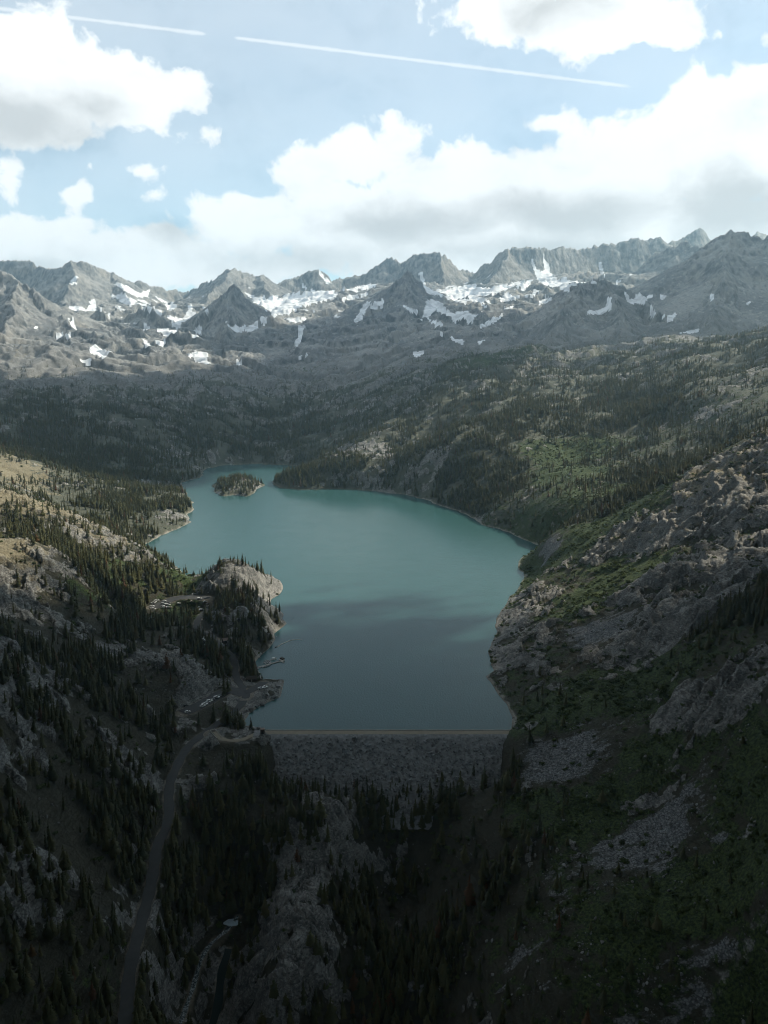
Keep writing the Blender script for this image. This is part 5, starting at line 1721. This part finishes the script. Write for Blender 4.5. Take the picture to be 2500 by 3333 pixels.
mb.box((L * .86, -3.2, .16), (2.0, 4.2, .12))
mb.build('finger_pier', M['timber'], dock)


def boat(px, py, rz_, kind, label, length=5.2, mat='hullgrey'):
    p = atz(px, py, .02)
    e_ = empty('boat', tuple(p), rz_, label, 'boat', 'boats moored at the dock')
    hull, cav = MB(), MB()
    secs = []
    for t in np.linspace(0, 1, 9):
        x_ = -length / 2 + length * t
        hw_ = .95 * (1 - max(0, (t - .55) / .45) ** 2.2) + .03
        sh = .62 + .28 * t * t
        secs.append([(x_, -hw_, sh), (x_, -hw_ * .82, .05), (x_, 0, -.12), (x_, hw_ * .82, .05), (x_, hw_, sh), (x_, hw_ * .86, sh - .02), (x_, hw_ * .7, .22), (x_, -hw_ * .7, .22), (x_, -hw_ * .86, sh - .02)])
    hull.sections(secs)
    hull.build('hull', M[mat], e_)
    for k in (-.28, .05, .3):
        mb_ = MB()
        mb_.box((length * k, 0, .45), (.35, 1.35, .07))
        mb_.build('seat', M['timber'], e_)
    mb_ = MB()
    mb_.box((-length / 2 - .12, 0, .7), (.34, .34, .75), .8)
    mb_.build('outboard_motor', M['tyre'], e_)
    if kind == 'canopy':
        mb_ = MB()
        for i, j in ((-1, -1), (1, -1), (1, 1), (-1, 1)):
            mb_.tube([(i * 1.1, j * .8, .5), (i * 1.1, j * .8, 2.0)], .04, 5)
        mb_.build('canopy_frame', M['hullgrey'], e_)
        mb_ = MB()
        mb_.sections([[(-1.5, y_, 2.0 + .22 * (1 - (y_ / 1.05) ** 2)) for y_ in (-1.05, -.5, 0, .5, 1.05)] + [(-1.5, 1.05, 1.9), (-1.5, -1.05, 1.9)], [(1.5, y_, 2.0 + .22 * (1 - (y_ / 1.05) ** 2)) for y_ in (-1.05, -.5, 0, .5, 1.05)] + [(1.5, 1.05, 1.9), (1.5, -1.05, 1.9)]])
        mb_.build('canopy', M['canvas'], e_)
    return e_


boat(890, 2147, rz, 'canopy', 'boat with a white canopy moored at the dock', 7.0, 'hullwhite')
for i, (px, py) in enumerate([(862, 2158), (866, 2152), (870, 2156), (874, 2153), (878, 2157)]):
    boat(px, py, rz + 1.5, 'open', 'grey skiff, %s from the shore on the far side of the dock' % word(i))
for i, (px, py) in enumerate([(861, 2171), (868, 2170), (875, 2167), (842, 2176)]):
    boat(px, py, rz + .1 * i, 'open', 'grey skiff, %s on the near side of the dock' % ['shoreward', 'middle', 'outermost', 'beached one'][i])

boom = empty('log_boom', tuple(atz(898, 2107, 0)), 0, 'pale curved floating boom on the water beyond the dock', 'boom')
bp = [(903, 2106), (911, 2100), (920, 2095), (930, 2091), (940, 2086), (952, 2083), (963, 2082), (974, 2082), (985, 2084)]
base = np.array(boom.location)
for a, b_ in zip(bp[:-1], bp[1:]):
    A_, B_ = atz(*a, .1) - base, atz(*b_, .1) - base
    mb = MB()
    mid_ = (A_ + B_) / 2
    A_, B_ = mid_ + (A_ - mid_) * .94, mid_ + (B_ - mid_) * .94
    mb.tube([A_, (A_ + B_) / 2, B_], .42, 7)
    mb.build('float_log', M['float'], boom)
mb = MB()
mb.box((0, 0, .35), (1.6, 1.6, .7), .8)
mb.build('anchor_buoy', M['darkwood'], boom)


# ------------------------------------------------------------------ cabins, boulders, footbridge
def cabin(px, py, rz_, L_, W_, label, roof='roofing'):
    p = on_ground(px, py)
    e_ = empty('cabin', tuple(p), rz_, label, 'cabin')
    mb_ = MB()
    mb_.box((0, 0, 1.2), (L_, W_, 3.2))
    mb_.build('wall', M['darkwood'], e_)
    for s in (-1, 1):
        mb_ = MB()
        mb_.sections([[(-L_ / 2 - .4, s * (W_ / 2 + .5), 2.5), (-L_ / 2 - .4, 0, 4.3), (-L_ / 2 - .4, 0, 4.45), (-L_ / 2 - .4, s * (W_ / 2 + .55), 2.65)],
                      [(L_ / 2 + .4, s * (W_ / 2 + .5), 2.5), (L_ / 2 + .4, 0, 4.3), (L_ / 2 + .4, 0, 4.45), (L_ / 2 + .4, s * (W_ / 2 + .55), 2.65)]])
        mb_.build('roof_slope', M[roof], e_)
        mb_ = MB()
        mb_.add([(s * L_ / 2, -W_ / 2, 2.8), (s * L_ / 2, W_ / 2, 2.8), (s * L_ / 2, 0, 4.3), (s * (L_ / 2 - .15), -W_ / 2, 2.8), (s * (L_ / 2 - .15), W_ / 2, 2.8), (s * (L_ / 2 - .15), 0, 4.3)], [(0, 1, 2), (3, 5, 4), (0, 3, 4, 1), (1, 4, 5, 2), (2, 5, 3, 0)])
        mb_.build('gable', M['darkwood'], e_)
    mb_ = MB()
    mb_.box((0, -W_ / 2 - .03, 1.1), (.95, .08, 2.05))
    mb_.build('door', M['timber'], e_)
    for k in (-.3, .3):
        mb_ = MB()
        mb_.box((L_ * k, -W_ / 2 - .03, 1.6), (1.1, .08, .9))
        mb_.build('window', M['glass'], e_)
    return e_


cabin(738, 2090, .5, 8, 5.5, 'small cabin with a pale brown roof in the trees above the dock')
cabin(818, 2215, .25, 9, 6, 'dark cabin half hidden under trees by the boat ramp', 'darkwood')
hut = on_ground(855, 2386)
e = empty('gate_hut', tuple(hut), math.atan2(dam_dir[1], dam_dir[0]), 'small dark hut at the end of the dam crest', 'hut')
mb = MB()
mb.box((0, 0, 1.5), (3.0, 3.0, 3.8), .97)
mb.build('wall', M['darkwood'], e)
mb = MB()
mb.box((0, 0, 3.5), (3.5, 3.5, .22), .9)
mb.build('roof', M['roofing'], e)
mb = MB()
mb.box((0, -1.52, 1.05), (1.0, .1, 2.0))
mb.build('door', M['tyre'], e)

bigrocks = [rock_mesh('granite_block', 360 + k, M['boulder'], .8, 3) for k in range(5)]
for i, (px, py, s, lb) in enumerate([(843, 2372, 4.6, 'largest rounded granite boulder at the water beside the dam end'), (857, 2374, 2.6, 'boulder between the largest one and the dam crest'), (826, 2372, 2.0, 'low boulder on the lake edge of the dirt track'), (864, 2388, 2.2, 'boulder just below the dam end by the hut'), (840, 2402, 3.4, 'dark rounded boulder below the bend of the dirt track'), (848, 2450, 3.2, 'pale boulder on the left end of the dam face'),
                                     (1100, 2500, 4.2, 'pale angular block at the foot of the dam face'), (1425, 2462, 4.0, 'pale block high on the dam face near its wooded end'), (1490, 2450, 3.6, 'block beside the trees on the dam face'), (1745, 2505, 2.6, 'pale pointed block at the top of the scree'), (1762, 2259, 2.2, 'white block in the dark brush above the dam'), (1855, 2505, 2.0, 'rounded pale block lying on the upper scree'), (2225, 2332, 0, ''), (1838, 2820, 3.2, 'pale flat block in the middle of the lower scree'),
                                     (905, 2234, 4.4, 'block on the outer crest of the rock point'), (893, 2270, 5.2, 'tilted slab on the lake side of the rock point'), (853, 2292, 4.2, 'block halfway along the rock point'), (818, 2312, 5.0, 'largest pale block at the inner end of the rock point'), (870, 2262, 4.0, 'grey slab on the spine of the rock point'), (835, 2300, 3.4, 'small block beside the road on the rock point')]):
    if not s:
        continue
    p = on_ground(px, py)
    o = link('boulder', bigrocks[i % 5], label=lb, category='boulder', group='large boulders')
    o.location = (p[0], p[1], p[2] + s * .12)
    o.scale = (s * .62, s * .5, s * .5)
    o.rotation_euler = (random.uniform(-.2, .2), random.uniform(-.2, .2), random.uniform(0, 6.28))

a_, b_ = on_ground(690, 2378), on_ground(714, 2404)
e = empty('spillway_chute', tuple(a_), math.atan2((b_ - a_)[1], (b_ - a_)[0]), 'dark concrete chute leading down from the road to the dirt track', 'chute')
L = float(np.hypot(*(b_ - a_)[:2]))
dzs = b_[2] - a_[2]
mb = MB()
mb.sections([[(0, -1.8, .3), (0, 1.8, .3), (0, 1.8, -.5), (0, -1.8, -.5)], [(L, -1.8, dzs + .4), (L, 1.8, dzs + .4), (L, 1.8, dzs - .4), (L, -1.8, dzs - .4)]])
mb.build('deck', M['darkwood'], e)
for s in (-1, 1):
    mb = MB()
    mb.sections([[(0, s * 1.8, 1.1), (0, s * 2.15, 1.1), (0, s * 2.15, -.6), (0, s * 1.8, -.6)], [(L, s * 1.8, dzs + 1.1), (L, s * 2.15, dzs + 1.1), (L, s * 2.15, dzs - .6), (L, s * 1.8, dzs - .6)]])
    mb.build('parapet', M['concrete'], e)


# ------------------------------------------------------------------ unseen clouds overhead, laid out to shade the near valley and the far forest
m, n, b = new_mat('cloud')
b.inputs['Base Color'].default_value = (.8, .8, .8, 1)
b.inputs['Roughness'].default_value = 1
b.inputs['Specular IOR Level'].default_value = 0
M['cloud'] = m


def cloud(name, poly, base_z, thick_, gx_, gy_, rag, feather, seed, label):
    """a cumulus bank: poly is its outline in plan, lumpy base and domed top, ragged broken rim"""
    poly = np.array(poly, float)
    GX, GY = np.meshgrid(gx_, gy_, indexing='ij')
    d, inside, _ = poly_dist(GX, GY, poly)
    sd = np.where(inside, d, -d) + fbm(GX, GY, 420, 4, seed, .55) * rag
    kv = sd / feather + fbm(GX, GY, 26, 2, seed + 5, .6) * 1.35 + fbm(GX, GY, 190, 2, seed + 7) * .15
    ok_ = kv > 0
    c = np.clip(kv * feather / 420, 0, 1)
    top = base_z + thick_ * np.sqrt(c) * (.75 + .5 * fbm(GX, GY, 500, 4, seed + 9))
    bot = base_z - 55 * np.sqrt(c) * (.7 + fbm(GX, GY, 300, 4, seed + 17)) - 2
    ncol = len(gy_)
    I, J = np.meshgrid(np.arange(len(gx_) - 1), np.arange(ncol - 1), indexing='ij')
    cellok = (ok_[:-1, :-1].astype(int) + ok_[1:, :-1] + ok_[:-1, 1:] + ok_[1:, 1:]) >= 3
    I, J = I[cellok], J[cellok]
    N = len(gx_) * ncol
    tq = np.stack([I * ncol + J, (I + 1) * ncol + J, (I + 1) * ncol + J + 1, I * ncol + J + 1], -1)
    bq = tq[:, ::-1] + N
    v = np.concatenate([np.stack([GX, GY, np.maximum(top, base_z)], -1).reshape(-1, 3), np.stack([GX, GY, bot], -1).reshape(-1, 3)])
    q = np.concatenate([tq, bq])
    used_, inv_ = np.unique(q, return_inverse=True)
    me_ = fast_mesh(name, v[used_], inv_.reshape(-1, 4), M['cloud'])
    return link(name, me_, label=label, category='cloud', group='clouds overhead')


def steps(lo, f0, f1, hi, fine_, coarse_):
    return np.concatenate([np.arange(lo, f0, coarse_), np.arange(f0, f1, fine_), np.arange(f1, hi, coarse_)])


def over(poly, z):
    k = z / SUN.z
    return [(x_ + SUN.x * k, y_ + SUN.y * k) for x_, y_ in poly]


Z1 = 1500.
off = over([(0, 0)], Z1)[0]
edge = [(-5200, 420), (-1500, 330), (-700, 390), (-440, 510), (-385, 590), (-345, 655), (-315, 760), (-290, 840), (-255, 880), (-200, 890), (-130, 850), (-60, 880), (0, 905), (60, 880), (130, 780), (190, 700), (230, 640), (300, 590), (500, 540), (900, 500), (2200, 450)]
deck = over(edge, Z1) + [(off[0] + 2600, -3600), (off[0] - 5200, -3600)]  # front rim casts the valley's cloud shadow; the rest is added to cut sky light
cloud('cloud', deck, Z1, 230, steps(off[0] - 5500, off[0] - 620, off[0] + 620, off[0] + 2900, 9, 130), steps(-3900, off[1] + 480, off[1] + 1150, off[1] + 1500, 9, 130), 15, 170, 300, 'broad unseen cloud over the near valley, spread wide to block sky light')
Z2 = 2650.
o2 = over([(0, 0)], Z2)[0]
cloud('cloud', over([(-1900, 1850), (-900, 1830), (-480, 1760), (-330, 2050), (-150, 2180), (60, 2250), (130, 2500), (60, 3000), (-500, 3350), (-1000, 2950), (-1300, 2500), (-1900, 2500)], Z2), Z2, 500,
      np.arange(o2[0] - 2200, o2[0] + 500, 40), np.arange(o2[1] + 1500, o2[1] + 3700, 40), 70, 90, 320, 'cloud above the forested far end of the lake')

Z3 = 3600.
o3 = over([(0, 0)], Z3)[0]
cloud('cloud', over([(-1700, 3900), (-1650, 4250), (-1250, 4300), (-1100, 3900), (-850, 3950), (-700, 4500), (-400, 4550), (-250, 4000), (0, 3600), (600, 3900), (1500, 4300), (1800, 3300), (1000, 2600), (450, 2650), (-100, 2900), (-500, 3100), (-1000, 3500)], Z3), Z3, 500,
      np.arange(o3[0] - 2000, o3[0] + 2150, 50), np.arange(o3[1] + 2300, o3[1] + 4850, 50), 60, 90, 340, 'cloud above the peaks beyond the lake')

# ------------------------------------------------------------------ haze
zmin = float(Z.min()) - 1.0
zmax = float(Z.max()) + 15.0
mb = MB()
S_ = 9600.
mb.box((0, 0, (zmin + zmax) / 2), (2 * S_, 2 * S_, zmax - zmin))
hz = bpy.data.materials.new('valley_haze')
hz.use_nodes = True
hn = NT(hz.node_tree)
hn.n.clear()
ho = hn.new('ShaderNodeOutputMaterial')
pv = hn.new('ShaderNodeVolumePrincipled')
pv.inputs['Color'].default_value = (.58, .84, 1.0, 1)
pv.inputs['Density'].default_value = 6.0e-5
pv.inputs['Anisotropy'].default_value = .72
hn.l.new(pv.outputs[0], ho.inputs['Volume'])
mb.build('haze', hz, kind='stuff')
print('ground range', zmin, zmax, 'script', round(time.time() - T0, 1))
